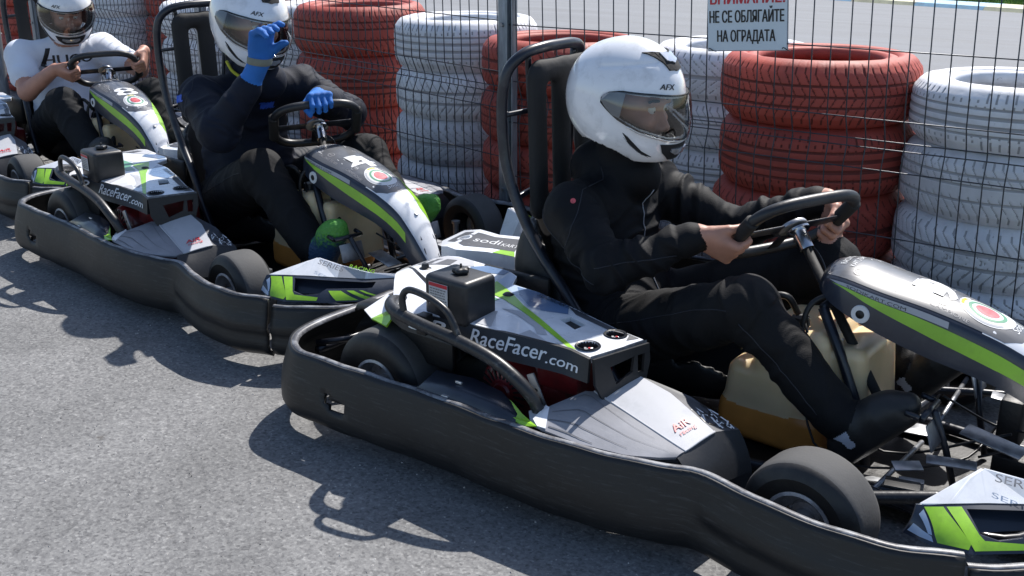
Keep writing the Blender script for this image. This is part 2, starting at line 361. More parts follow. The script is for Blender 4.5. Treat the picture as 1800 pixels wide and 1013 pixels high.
def text_bm(s, size=1, bold=0.0, cuts=None, align='LEFT', sx=1.0, shear=0, space=1.0):
    cu = bpy.data.curves.new('t', 'FONT'); cu.body = s; cu.size = size; cu.offset = bold; cu.align_x = align; cu.resolution_u = 3; cu.shear = shear; cu.space_character = space; cu.fill_mode = 'BOTH'
    o = bpy.data.objects.new('t', cu); C.objects.link(o); dg = bpy.context.evaluated_depsgraph_get(); dg.update()
    me = bpy.data.meshes.new_from_object(o.evaluated_get(dg)); bm = bmesh.new(); bm.from_mesh(me)
    bpy.data.objects.remove(o); bpy.data.curves.remove(cu); bpy.data.meshes.remove(me)
    bmesh.ops.remove_doubles(bm, verts=bm.verts, dist=1e-6)
    for v in bm.verts: v.co.x *= sx; v.co.z = 0
    cut_bm(bm, cuts); return bm
def text(name, s, f, u0, v0, size, m, parent=None, bold=0, off=.0008, cuts=None, width=None, align='LEFT', shear=0, thick=0, space=1.0, label=None):
    bm0 = text_bm(s, size, 0, None, 'LEFT', 1, shear, space)
    xs = [v.co.x for v in bm0.verts]
    if not xs: bm0.free(); return None
    w = max(xs) - min(xs); sc = (width / w) if width else 1; x0 = min(xs)
    for v in bm0.verts: v.co.x = (v.co.x - x0) * sc - (w * sc / 2 if align == 'CENTER' else 0)
    cut_bm(bm0, cuts); me = bpy.data.meshes.new('t'); bm0.to_mesh(me); bm0.free(); bm = bmesh.new(); d = bold * size * .55
    for i, (du, dv) in enumerate([(0, 0)] if not bold else [(0, 0), (-d, 0), (d, 0), (-d * .5, d * .3), (d * .5, -d * .3)]):      # struck several times, each a hair above the last, for a heavy face
        k = len(bm.verts); bm.from_mesh(me); bm.verts.ensure_lookup_table()
        for v in bm.verts[k:]: v.co = Vector(f(u0 + v.co.x + du, v0 + v.co.y + dv, off + i * .00012))
    bpy.data.meshes.remove(me)
    return from_bm(name, bm, m, parent, label=label)
def merge(name, objs, parent=None, label=None):
    """join several freshly built meshes of one part into one"""
    objs = [o for o in objs if o]
    bm = bmesh.new(); mats = []
    for o in objs:
        base = len(bm.faces); bm.from_mesh(o.data); bm.faces.ensure_lookup_table()
        idx = []
        for m in o.data.materials:
            if m not in mats: mats.append(m)
            idx.append(mats.index(m))
        for f in bm.faces[base:]: f.material_index = idx[f.material_index] if idx else 0
    par = parent or objs[0].parent
    for o in objs:
        me = o.data; bpy.data.objects.remove(o); bpy.data.meshes.remove(me)
    return from_bm(name, bm, mats, par, smooth=False, label=label)
def circle(cx, cy, r, n=24, ry=None): return [(cx + r * math.cos(2 * math.pi * k / n), cy + (ry or r) * math.sin(2 * math.pi * k / n)) for k in range(n)]
def copy_tree(o, parent=None, swap=None):
    c = o.copy(); C.objects.link(c)
    if parent: c.parent = parent; c.matrix_parent_inverse = o.matrix_parent_inverse.copy()
    for ch in o.children:
        if swap and ch.get('own'): continue
        copy_tree(ch, c, swap)
    return c
# ---- numpy signed-distance modelling (one continuous surface)
def vhash(i, j, k):
    h = (i * 374761393 + j * 668265263 + k * 2147483647 * 3 + 1274126177) & 0xffffffff
    h = ((h ^ (h >> 13)) * 1274126177) & 0xffffffff
    return ((h ^ (h >> 16)) & 0xffff) / 65535.0
def vnoise(P):
    P = np.asarray(P, float); I = np.floor(P).astype(np.int64); F = P - I; F = F * F * (3 - 2 * F); r = 0
    for a in (0, 1):
        for b in (0, 1):
            for c in (0, 1):
                w = (F[:, 0] if a else 1 - F[:, 0]) * (F[:, 1] if b else 1 - F[:, 1]) * (F[:, 2] if c else 1 - F[:, 2])
                r = r + w * vhash(I[:, 0] + a, I[:, 1] + b, I[:, 2] + c)
    return r
class Cap:      # tapered capsule, optionally squashed along an axis
    def __init__(s, a, b, ra, rb, mi=0, k=.02, fold=0, squash=None):
        s.a = np.array(a, float); s.b = np.array(b, float); s.ra, s.rb, s.mi, s.k, s.fold = ra, rb, mi, k, fold; s.sq = squash
        m = max(ra, rb) * (1.0 if not squash else max(1, 1 / squash[1])); s.lo = np.minimum(s.a, s.b) - m; s.hi = np.maximum(s.a, s.b) + m
    def d(s, P):
        a, b = s.a, s.b; P = P - a; ba = b - a
        if s.sq is not None:
            ax, f = s.sq; ax = np.array(ax, float); ax /= np.linalg.norm(ax)
            t0 = (P @ ba) / (ba @ ba + 1e-12)
            c = P @ ax - np.clip(t0, 0, 1) * (ba @ ax); P = P + np.outer(c * (f - 1), ax)
        t = np.clip((P @ ba) / (ba @ ba + 1e-12), 0, 1); q = P - t[:, None] * ba
        return np.sqrt((q * q).sum(1)) - (s.ra + (s.rb - s.ra) * t)
class Ell:
    def __init__(s, c, r, mi=0, k=.02, rot=None, fold=0):
        s.c = np.array(c, float); s.r = np.array(r, float); s.mi, s.k, s.fold = mi, k, fold
        s.R = np.array(rot) if rot is not None else np.eye(3); m = s.r.max(); s.lo = s.c - m; s.hi = s.c + m; s.a = s.c; s.b = s.c + (0, 0, .01)
    def d(s, P):
        q = (P - s.c) @ s.R; k0 = np.sqrt(((q / s.r) ** 2).sum(1)); k1 = np.sqrt(((q / s.r ** 2) ** 2).sum(1)) + 1e-9
        return k0 * (k0 - 1) / k1
class RBox:     # rounded box, tilted about y
    def __init__(s, c, half, r, tilt=0, mi=0, k=.01):
        s.c = np.array(c, float); s.b = np.array(half, float) - r; s.r, s.mi, s.k, s.fold = r, mi, k, 0
        ct, st = math.cos(tilt), math.sin(tilt); s.R = np.array([[ct, 0, st], [0, 1, 0], [-st, 0, ct]]); m = float(np.linalg.norm(half)); s.lo = s.c - m; s.hi = s.c + m; s.a = s.c; s.b2 = s.c
    def d(s, P):
        q = np.abs((P - s.c) @ s.R) - s.b; return np.sqrt((np.maximum(q, 0) ** 2).sum(1)) + np.minimum(q.max(1), 0) - s.r
def nets(F, lo, h):
    """naive surface nets on the grid F"""
    s = F < 0; nx, ny, nz = F.shape
    c = np.zeros((nx - 1, ny - 1, nz - 1), np.uint8)
    for a in (0, 1):
        for b in (0, 1):
            for d in (0, 1): c += s[a:nx - 1 + a, b:ny - 1 + b, d:nz - 1 + d]
    act = np.argwhere((c > 0) & (c < 8)); idx = -np.ones(c.shape, np.int32); idx[act[:, 0], act[:, 1], act[:, 2]] = np.arange(len(act))
    pos = np.zeros((len(act), 3)); cnt = np.zeros(len(act))
    cor = [(a, b, d) for a in (0, 1) for b in (0, 1) for d in (0, 1)]
    val = {q: F[act[:, 0] + q[0], act[:, 1] + q[1], act[:, 2] + q[2]] for q in cor}
    for q in cor:
        for ax in range(3):
            if q[ax] == 0:
                q2 = list(q); q2[ax] = 1; q2 = tuple(q2); u, w = val[q], val[q2]; mk_ = (u < 0) != (w < 0)
                t = np.where(mk_, u / np.where(u - w == 0, 1, u - w), 0); p = np.array(q, float)[None] + 0 * pos; p[:, ax] += t
                pos += p * mk_[:, None]; cnt += mk_
    pos = (act + pos / np.maximum(cnt, 1)[:, None]) * h + lo
    faces = []
    for ax in range(3):
        sl1 = [slice(None)] * 3; sl2 = [slice(None)] * 3; sl1[ax] = slice(0, -1); sl2[ax] = slice(1, None)
        A = s[tuple(sl1)]; Bq = s[tuple(sl2)]; e = np.argwhere(A != Bq)
        b_, c_ = (ax + 1) % 3, (ax + 2) % 3
        ok = (e[:, b_] > 0) & (e[:, c_] > 0) & (e[:, b_] < F.shape[b_] - 1) & (e[:, c_] < F.shape[c_] - 1); e = e[ok]
        def g(db, dc):
            q = e.copy(); q[:, b_] -= db; q[:, c_] -= dc; return idx[q[:, 0], q[:, 1], q[:, 2]]
        quad = np.stack([g(1, 1), g(0, 1), g(0, 0), g(1, 0)], 1); ins = A[e[:, 0], e[:, 1], e[:, 2]]
        quad[~ins] = quad[~ins][:, ::-1]; faces.append(quad)
    return pos, np.concatenate(faces)
def np_mesh(name, pos, quads, mats, fm=None, parent=None, smooth=True, label=None):
    me = bpy.data.meshes.new(name); me.vertices.add(len(pos)); me.vertices.foreach_set('co', pos.astype(np.float32).ravel())
    me.loops.add(quads.size); me.loops.foreach_set('vertex_index', quads.astype(np.int32).ravel())
    me.polygons.add(len(quads)); me.polygons.foreach_set('loop_start', np.arange(0, quads.size, 4, dtype=np.int32))
    for m in mats: me.materials.append(M[m])
    if fm is not None: me.polygons.foreach_set('material_index', fm.astype(np.int32))
    me.polygons.foreach_set('use_smooth', np.ones(len(quads), bool)); me.update(calc_edges=True); me.validate()
    o = bpy.data.objects.new(name, me); C.objects.link(o)
    if parent: o.parent = parent
    if label: o['label'] = label
    return o
def grid_field(lo, hi, h):
    n = [int(math.ceil((hi[i] - lo[i]) / h)) + 1 for i in range(3)]
    return np.full(n, 9.0, np.float32)
def add_prims(F, lo, h, prims):
    for p in prims:
        m = p.k + 3 * h; i0 = np.maximum(((p.lo - m - lo) / h).astype(int), 0); i1 = np.minimum(((p.hi + m - lo) / h).astype(int) + 2, F.shape)
        if (i1 <= i0).any(): continue
        X, Y, Z = np.meshgrid(*[lo[a] + h * np.arange(i0[a], i1[a]) for a in range(3)], indexing='ij')
        d = p.d(np.stack([X.ravel(), Y.ravel(), Z.ravel()], 1)).reshape(X.shape)
        G = F[i0[0]:i1[0], i0[1]:i1[1], i0[2]:i1[2]]; k = p.k
        hh = np.clip(.5 + .5 * (G - d) / k, 0, 1); G[...] = G * (1 - hh) + d * hh - k * hh * (1 - hh)
def sdf_mesh(name, prims, h, mats, parent=None, subtract=(), label=None, folds=True):
    lo = np.min([p.lo for p in prims], 0) - .02; hi = np.max([p.hi for p in prims], 0) + .02
    F = grid_field(lo, hi, h); add_prims(F, lo, h, prims)
    for p in subtract:
        G = grid_field(lo, hi, h); add_prims(G, lo, h, [p]); F = np.maximum(F, -G)
    pos, q = nets(F, lo, h)
    # material and fold strength by nearest primitive
    best = np.full(len(pos), 9.0); mi = np.zeros(len(pos), int); who = np.zeros(len(pos), int)
    for n, p in enumerate(prims):
        d = p.d(pos); w = d < best; best[w] = d[w]; mi[w] = p.mi; who[w] = n
    if folds and any(p.fold for p in prims):
        # normals
        a, b, c, d4 = (pos[q[:, i]] for i in range(4)); fn = np.cross(c - a, d4 - b); vn = np.zeros_like(pos)
        for i in range(4): np.add.at(vn, q[:, i], fn)
        vn /= np.linalg.norm(vn, axis=1)[:, None] + 1e-9
        disp = np.zeros(len(pos))
        for n, p in enumerate(prims):
            if not p.fold: continue
            w = np.where(who == n)[0]
            if not len(w): continue
            ax = p.b - p.a; L = np.linalg.norm(ax); ax = ax / L
            P = pos[w]; t = P @ ax
            warp = vnoise(P * 9 + 5) * 1.6
            Q = np.stack([t * 26 + warp * 2.2, P @ np.array([.3, .8, .5]) * 7 + 31, P @ np.array([.8, -.3, .5]) * 7 + 17], 1)
            r1 = 1 - np.abs(2 * vnoise(Q) - 1); r2 = 1 - np.abs(2 * vnoise(Q * 2.1 + 50) - 1)
            disp[w] = (r1 ** 2.6 * .95 + r2 ** 2 * .35 - .38) * p.fold
        # relax the seams between primitives
        for _ in range(5):
            acc = np.zeros(len(pos)); cn = np.zeros(len(pos))
            for i in range(4):
                np.add.at(acc, q[:, i], disp[q[:, (i + 1) % 4]]); np.add.at(cn, q[:, i], 1)
            disp = .5 * disp + .5 * acc / np.maximum(cn, 1)
        pos = pos + vn * disp[:, None]
    fmat = np.sort(mi[q], axis=1)[:, 1]
    return np_mesh(name, pos, q, mats, fmat, parent, label=label)

# ================================================================== SETTING
def quad(name, pts, m, z=0, kind='structure', label=None):
    o = mk(name, [(p[0], p[1], z) for p in pts], [tuple(range(len(pts)))], m); o['kind'] = kind
    if label: o['label'] = label
    return o
quad('ground', [(-60, -30), (60, -30), (60, 60), (-60, 60)], 'asphalt', -.008)
quad('pit_lane', [(-25, -8), (12, -8), (12, 2.9), (-25, 4.3)], 'asphalt', -.004)
quad('race_track', [(-26, 4.35), (12, 2.95), (16, 11.6), (-26, 22.5)], 'track', 0)
# painted kerb beyond the track : each painted block is a piece
kerb = empty('kerb', loc=(0, 0, 0)); kerb['kind'] = 'structure'
k0 = V(-2.9, 14.2, 0); kd = V(1, -.255, 0).normalized(); kn = V(.255, 1, 0).normalized()
for i in range(-8, 9):
    s0 = -2.38 + i * 1.05 - (-2.9); a = k0 + kd * (i * 1.08 - .52); b = a + kd * 1.076
    pr = [a, b, b + kn * .62, a + kn * .62]
    vs = [(p.x, p.y, .0) for p in pr] + [(pr[0] + kn * .05).to_tuple(3)[:2] + (.05,), (pr[1] + kn * .05).to_tuple(3)[:2] + (.05,), (pr[2]).to_tuple(3)[:2] + (.06,), (pr[3]).to_tuple(3)[:2] + (.06,)]
    o = mk('kerb_block', vs, [(0, 1, 5, 4), (1, 2, 6, 5), (2, 3, 7, 6), (3, 0, 4, 7), (4, 5, 6, 7)], 'kerbyellow' if i % 2 else 'kerbblue', kerb)
gA = k0 + kn * .62 - kd * 30; gB = k0 + kn * .62 + kd * 30
quad('verge', [gA, gB, gB + kn * 40, gA + kn * 40], 'soil', .012)
def grass():
    vs = []; fs = []
    rg = random.Random(3)
    for i in range(26000):
        s = rg.uniform(-4, 5.5); t = .62 + rg.random() ** 1.6 * 5
        p = k0 + kd * s + kn * t; h = rg.uniform(.04, .13); w = rg.uniform(.006, .014); a = rg.uniform(0, 6.28); l = V(rg.uniform(-.05, .05), rg.uniform(-.05, .05), h)
        d = V(math.cos(a), math.sin(a), 0) * w; b = len(vs); vs += [p - d, p + d, p + l]; fs.append((b, b + 1, b + 2))
    o = mk('grass', vs, fs, 'grass'); tag(o, 'green grass growing beyond the painted kerb', 'grass', kind='stuff')
grass()

def stain(x, y, r, seed, a=0, m='stain', st=1.6):
    rg = random.Random(seed); n = 34; ph = [rg.uniform(0, 6.28) for _ in range(5)]
    pts = []
    for k in range(n):
        t = 2 * math.pi * k / n; rr = r * (1 + .22 * math.sin(2 * t + ph[0]) + .18 * math.sin(3 * t + ph[1]) + .12 * math.sin(5 * t + ph[2]))
        u, v = rr * st * math.cos(t), rr * math.sin(t); pts.append((x + u * math.cos(a) - v * math.sin(a), y + u * math.sin(a) + v * math.cos(a)))
    o = sheet('oil_stain', pts, lambda u, v, h=0: V(u, v, -.0035 + h), m, off=.0015); o['kind'] = 'structure'
M['stain'] = mat('oil_stain', (.085, .082, .08), .8, var=.3, vscale=60)
M['stain2'] = mat('brown_stain', (.145, .135, .125), .85, var=.3, vscale=60)
def grit():
    rg = random.Random(9); vs = []; fs = []
    base = [(1, 0, 0), (-1, 0, 0), (0, 1, 0), (0, -1, 0), (0, 0, 1)]; tri = [(0, 2, 4), (2, 1, 4), (1, 3, 4), (3, 0, 4)]
    for i in range(5200):
        x = rg.uniform(-5.5, 1.6); y = rg.uniform(-1.5, .2) - .16 * min(0, x + .5); r = rg.uniform(.0012, .0034) * (1.5 if rg.random() < .06 else 1); b = len(vs)
        vs += [(x + r * p[0] * rg.uniform(.6, 1.2), y + r * p[1] * rg.uniform(.6, 1.2), -.004 + r * p[2] * rg.uniform(.5, 1)) for p in base]; fs += [tuple(b + k for k in t) for t in tri]
    o = mk('grit', vs, fs, 'gritmat'); tag(o, 'loose grit scattered over the pit lane asphalt', 'grit', kind='stuff')
M['gritmat'] = mat('grit_stones', (.30, .29, .28), .9, var=.7, vscale=40)
grit()
# ------------------------------------------------------------------ painted tyres
def tyre_mesh(name, pat, red, seed):
    Ro = .33; Wd = .2; NA = 620; rows = []
    prof = [(.208, .040), (.205, .022), (.212, .010), (.228, .006), (.246, .010), (.25, .004), (.270, -.001), (.284, .003), (.272, -.001), (.300, .006), (.313, .017), (.3215, .029)]
    n_t = 34
    full = prof + [(None, .033 + (Wd - .066) * i / n_t) for i in range(n_t + 1)] + [(r, Wd - h) for r, h in reversed(prof)] + [(.222, Wd - .05), (.30, Wd - .06), (.312, .1), (.30, .06), (.222, .05), (.208, .04)]
    A = np.arange(NA) / NA; vs = np.zeros((len(full), NA, 3)); deep = np.zeros((len(full), NA))
    for i, (r, h) in enumerate(full):
        rr = np.full(NA, r if r is not None else 0.0)
        if r is None or (r > .305 and i < len(prof)) or (r > .305 and i > len(prof) + n_t and i < len(prof) * 2 + n_t):
            u = (h - .033) / (Wd - .066)
            if r is None: rr[:] = .3255 + .0065 * (1 - (2 * u - 1) ** 4)
            g = np.zeros(NA)
            def groove(x, w): return (np.abs((x % 1.0) - .5) < w).astype(float)
            uc = min(max(u, 0), 1)
            if r is None:
                for c, w in {0: [(.27, .022), (.5, .022), (.73, .022)], 1: [(.34, .03), (.66, .03)], 2: [(.2, .018), (.4, .02), (.6, .02), (.8, .018)], 3: [(.5, .035)], 4: [(.3, .02), (.62, .026), (.82, .018)]}[pat]:
                    if abs(u - c) < w: g[:] = 1
            if pat == 0: x = A * 66 + abs(uc - .5) * 2.6
            elif pat == 1: x = A * 60 + (abs(uc - .5) ** .7) * 3.4
            elif pat == 2: x = A * 78 + (uc - .5) * .9 * (1 if uc < .5 else -1)
            elif pat == 3: x = A * 54 + abs(uc - .5) * 4.6
            else: x = A * 70 + uc * 3.2
            lim = {0: (0, .45), 1: (0, .5), 2: (.24, .5), 3: (0, .5), 4: (.1, .5)}[pat]
            if lim[0] <= abs(uc - .5) <= lim[1] + .1: g = np.maximum(g, groove(x, .055 if pat != 2 else .045))
            if pat in (1, 3) and .1 < abs(uc - .5) < .42: g = np.maximum(g, groove(x * 2 + .25, .05) * .5)
            rr -= g * .0034; deep[i] = g
        cs = np.cos(A * 2 * math.pi); sn = np.sin(A * 2 * math.pi)
        wob = 1 + .004 * np.sin(A * 2 * math.pi * 2 + seed) * (1 if r is None else 1)
        vs[i, :, 0] = rr * cs * wob; vs[i, :, 1] = rr * sn * wob; vs[i, :, 2] = h
    m, n = len(full), NA
    I, J = np.meshgrid(np.arange(m - 1), np.arange(n), indexing='ij')
    q = np.stack([I * n + J, I * n + (J + 1) % n, (I + 1) * n + (J + 1) % n, (I + 1) * n + J], -1).reshape(-1, 4)
    dd = deep[:-1] + np.roll(deep, -1, 1)[:-1] + deep[1:] + np.roll(deep, -1, 1)[1:]
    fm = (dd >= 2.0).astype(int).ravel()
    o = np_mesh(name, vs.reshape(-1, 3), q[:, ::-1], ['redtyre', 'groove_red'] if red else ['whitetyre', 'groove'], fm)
    o.data.set_sharp_from_angle(angle=R(50))
    me = o.data; bpy.data.objects.remove(o); return me
TM = {(c, p): tyre_mesh('tyre', p, c == 'r', p * 1.3) for c in 'rw' for p in range(5)}
def stack(x, y, ztop, r, col, heights, pats, where, group):
    z = ztop; n = len(heights); ords = ['top', 'second down', 'third down', 'fourth down', 'lowest']
    rg = random.Random(int(x * 1000))
    for i, h in enumerate(heights):
        z -= h
        me = TM[(col, pats[i])]; o = bpy.data.objects.new('painted_tyre', me); C.objects.link(o)
        dx = rg.uniform(-.010, .010) if i else 0; dy = rg.uniform(-.008, .008) if i else 0
        o.location = (x + dx, y + dy, z); o.scale = (r / .33, r / .33, (h + .004) / .2); o.rotation_euler = (rg.uniform(-.01, .01), rg.uniform(-.01, .01), rg.uniform(0, 6.28))
        cn = 'red' if col == 'r' else 'white'
        nm = ords[i] if i < n - 1 else 'lowest'
        tag(o, f'{cn} tyre, {nm} in the {where}', 'tyre', group)
GR = 'painted tyres stacked behind the fence'
stack(.98, 1.335, .775, .33, 'w', [.200, .218, .212, .145], [2, 4, 1, 3], 'stack at the right edge, behind the nearest fence', GR)
stack(.328, 1.29, .815, .335, 'r', [.215, .232, .232, .136], [0, 2, 3, 1], 'stack under the warning sign', GR)
stack(-.22, 1.75, .77, .325, 'w', [.2, .2, .19, .18], [3, 4, 2, 0], 'stack between the sign and the nearest white helmet', GR)
stack(-.76, 1.30, .80, .33, 'r', [.2, .2, .2, .2], [1, 0, 3, 4], 'stack behind the headrest of the nearest kart', GR)
stack(-1.431, 1.496, .833, .325, 'w', [.218, .208, .205, .202], [2, 1, 3, 0], 'stack left of the galvanised fence post', GR)
stack(-2.26, 1.66, .845, .335, 'r', [.235, .248, .248, .114], [4, 2, 0, 1], 'stack right of the raised blue glove', GR)
stack(-2.86, 1.98, .80, .33, 'w', [.2, .2, .2, .2], [0, 1, 3, 2], 'stack just behind the raised blue glove', GR)
stack(-3.32, 2.42, .85, .33, 'r', [.21, .21, .21, .22], [3, 0, 2, 1], 'stack hidden behind the middle helmet', GR)
stack(-3.60, 1.82, .79, .33, 'w', [.2, .2, .2, .19], [4, 1, 2, 3], 'stack left of the middle kart\'s roll hoop', GR)
stack(-4.42, 2.30, .86, .33, 'r', [.215, .215, .215, .215], [0, 4, 1, 2], 'stack behind the left driver\'s hand', GR)
stack(-4.98, 2.05, .84, .33, 'w', [.21, .21, .21, .21], [1, 3, 0, 2], 'stack right of the left driver\'s helmet', GR)
stack(-5.60, 2.34, .86, .33, 'r', [.215, .215, .215, .215], [2, 0, 1, 3], 'stack behind the left driver\'s helmet', GR)
stack(-6.25, 2.25, .84, .33, 'r', [.21, .21, .21, .21], [3, 1, 0, 2], 'stack furthest left behind the fence', GR)

# ------------------------------------------------------------------ fence
PX, PY = -.7475, .9006
def fence_panel(name, label, x0, ang, length, sp, rows, lean, slope, first=.03, ztop=1.35):
    root = empty(name, label, 'fence', 'wire mesh fence sections', loc=(x0[0], x0[1], 0), rz=ang)
    H1, H2, A1, A2, H5, H6 = rows; r = .0022; bend = .024
    prof = [(0, .03), (0, H5), (bend, A2), (bend, A1), (0, H2), (0, ztop)]
    vs = []; fs = []
    for a, b in zip(prof[:-1], prof[1:]): pass
    pts = [V(lean * (z - H1), y, z) for y, z in prof]
    v, f = tube_data(pts, r, 6, False, 1, False); me = None
    n = int((abs(length) - first) / sp); sg = 1 if length > 0 else -1
    for i in range(n + 1):
        x = sg * (first + i * sp)
        if me is None:
            o = mk('upright_wire', v, f, 'wire', root, smooth=True); me = o.data
        else:
            o = bpy.data.objects.new('upright_wire', me); C.objects.link(o); o.parent = root
        o.location = (x, 0, slope * x)
    for z, y in ((ztop - .02, 0), (H1 + H1 - H2, 0), (H1, 0), (H2, 0), (A1, bend), (A2, bend), (H5, 0), (H6, 0), (.12, 0)):
        xx = lean * (z - H1); L0 = sg * .0
        tube('cross_wire', [(L0 + xx, y - .004, z), (length + xx, y - .004, z + slope * length)], r, 'wire', root, n=6, smooth=False)
    return root
fence_panel('wire_fence', 'bent wire mesh fence panel right of the galvanised post, carrying the warning sign', (PX, PY), .01348, 2.45, .0601, (.881, .673, .604, .579, .517, .309), -.036, 0, .045)
fence_panel('wire_fence', 'bent wire mesh fence panel between the two galvanised posts behind the middle kart', (PX, PY), -.175, -2.36, .0534, (.893, .704, .642, .618, .565, .376), -.02, -.010, .05)
X2 = (PX - 2.40 * math.cos(.175), PY + 2.40 * math.sin(.175))
fence_panel('wire_fence', 'bent wire mesh fence panel behind the white shirted driver', X2, -.175, -2.36, .0534, (.905, .716, .654, .63, .577, .388), -.02, -.010, .05)
X3 = (PX - 4.80 * math.cos(.175), PY + 4.80 * math.sin(.175))
def post(x, y, label, w=.074):
    r = empty('fence_post', label, 'fence post', 'galvanised fence posts', loc=(x, y, 0), rz=-.08)
    bm = bmesh.new(); boxbm(bm, (w * .62, .05, 1.5), Matrix.Translation((-w * .12, .012, .75)), .004); boxbm(bm, (.004, .03, 1.5), Matrix.Translation((w * .46, .006, .75)), 0)
    boxbm(bm, (w * .3, .004, 1.5), Matrix.Translation((w * .32, .02, .75)), 0)
    pieces('column', bm, 'galv', r)
    bm = bmesh.new(); boxbm(bm, (.14, .12, .008), Matrix.Translation((0, .012, .004)), .001); from_bm('base_plate', bm, 'galv', r)
    for z in (.25, .57, .88): lathe('bolt', [(0, 0), (.008, 0), (.008, .007), (0, .007)], (-w * .12, -.014, z), (0, -1, 0), 'steel', r, 10)
post(PX, PY, 'galvanised square fence post beside the roll hoop of the nearest kart')
post(*X2, 'galvanised fence post behind the roll hoop of the middle kart')
post(*X3, 'galvanised fence post behind the left driver')
pl = empty('pole', 'thick grey metal pole at the left edge behind the last kart', 'pole', loc=(-5.62, 1.50, 0))
lathe('shaft', [(0, 0), (.055, 0), (.055, 1.9), (0, 1.9)], (0, 0, 0), (0, 0, 1), 'galv', pl, 24); lathe('foot_plate', [(0, 0), (.11, 0), (.11, .01), (0, .01)], (0, 0, 0), (0, 0, 1), 'galv', pl, 24)
# warning sign tied to the wires
sg = empty('warning_sign', 'pale blue warning board with black Cyrillic lettering tied to the fence', 'sign', loc=(.088, .905, .842), rz=.0135)
tilt = .012
sf = plane_f((0, -.0, 0), (1, 0, .075), (-.03, 0, 1))
sheet('board', [(0, 0), (.272, -.0), (.272, .205), (0, .205)], sf, 'sign', sg, thick=.004)
sheet('border', [(-.003, -.003), (.275, -.003), (.275, .208), (-.003, .208)], lambda u, v, h=0: sf(u, v, h - .0045), 'hgrey', sg, thick=.002)
fs_ = lambda u, v, h=0: sf(u, v, h)
text('lettering', 'НЕ СЕ ОБЛЯГАЙТЕ', sf, .007, .0885, .052, 'ink', sg, bold=.045, width=.256, off=.001)
text('lettering', 'НА ОГРАДАТА', sf, .034, .028, .050, 'ink', sg, bold=.045, width=.200, off=.001)
text('lettering', 'ВНИМАНИЕ!', sf, .010, .147, .055, 'inkred', sg, bold=.045, width=.255, off=.001)
for u, v in ((.008, .008), (.264, .008), (.008, .197), (.264, .197)):
    tube('cable_tie', [sf(u - .006, v - .004, .002), sf(u, v, .006), sf(u + .012, v - .008, .003), sf(u + .016, v - .012, -.01)], .0014, 'ink', sg, n=6, seg=3)

# ================================================================== KART
def interp(x, X, Y): return float(np.interp(x, X, Y))
def wheel(parent, x, y0, y1, z, Ro, rimr, label=None, steer=0, name='wheel'):
    """slick tyre lying along y, y0 = outer face; children: rim"""
    s = 1 if y1 > y0 else -1; w = abs(y1 - y0)
    prof = [(rimr, .012), (rimr + .004, .004), (rimr + .02, 0), (Ro - .03, -.004), (Ro - .012, .004), (Ro - .003, .014), (Ro, .026), (Ro + .0015, w / 2), (Ro, w - .026), (Ro - .003, w - .014), (Ro - .012, w - .004), (Ro - .03, w + .004), (rimr + .02, w), (rimr, w - .012)]
    mids = [1] * 5 + [0] * 4 + [1] * 4
    o = lathe(name, prof, (0, 0, 0), (0, s, 0), ['rubber', 'rubber_side'], parent, 56, mids, label)
    o.location = (x, y0, z); o.rotation_euler = (0, 0, steer)
    rp = [(rimr + .001, .010), (rimr + .003, .003), (rimr - .004, .001), (rimr - .006, .02), (rimr - .012, .045), (rimr * .55, .05), (rimr * .5, .04), (.022, .04), (.022, .006), (.015, .0), (0, 0)]
    r = lathe('rim', rp, (0, 0, 0), (0, s, 0), 'rim', o, 40)
    bm = bmesh.new()
    for k in range(5):
        a = k * 2 * math.pi / 5; mt = Matrix.Translation((math.cos(a) * rimr * .78, s * .038, math.sin(a) * rimr * .78)) @ Matrix.Rotation(-a, 4, 'Y')
        boxbm(bm, (.014, .012, .026), mt, .003)
    from_bm('rim_slots', bm, 'dark', r) if False else None
    vs = []; fs = []
    for k in range(3):
        a = k * 2 * math.pi / 3 + .4; v, f, _ = lathe_data([(0, .002), (.0055, .002), (.0055, .012), (0, .012)], 8, (math.cos(a) * .018 * 1.9, s * .03, math.sin(a) * .018 * 1.9), (0, -s, 0), base=len(vs)); vs += v; fs += f
    mk('wheel_nuts', vs, fs, 'chrome', r)
    vs = []; fs = []
    for k, (a, rr) in enumerate(((.5, .98), (2.1, .98), (4.0, .98))):
        v, f, _ = lathe_data([(0, .001), (.0022, .001), (.0022, 0), (0, 0)], 6, (math.cos(a) * (Ro + .002), s * (w * .35), math.sin(a) * (Ro + .002)), (math.cos(a), 0, math.sin(a)), base=len(vs)); vs += v; fs += f
    return o
BP = [(-.352, -.0), (-.352, -.30), (-.350, -.46), (-.332, -.565), (-.29, -.628), (-.235, -.662), (-.17, -.668), (0, -.668), (.2, -.668), (.33, -.672), (.5, -.680), (.63, -.677), (.75, -.661), (.82, -.642), (.865, -.625), (.90, -.622), (.95, -.630), (1.03, -.65), (1.12, -.666), (1.235, -.667), (1.31, -.654), (1.405, -.612)]
FP = [(1.412, -.606), (1.47, -.57), (1.53, -.51), (1.59, -.43), (1.632, -.33), (1.655, -.2), (1.662, 0)]
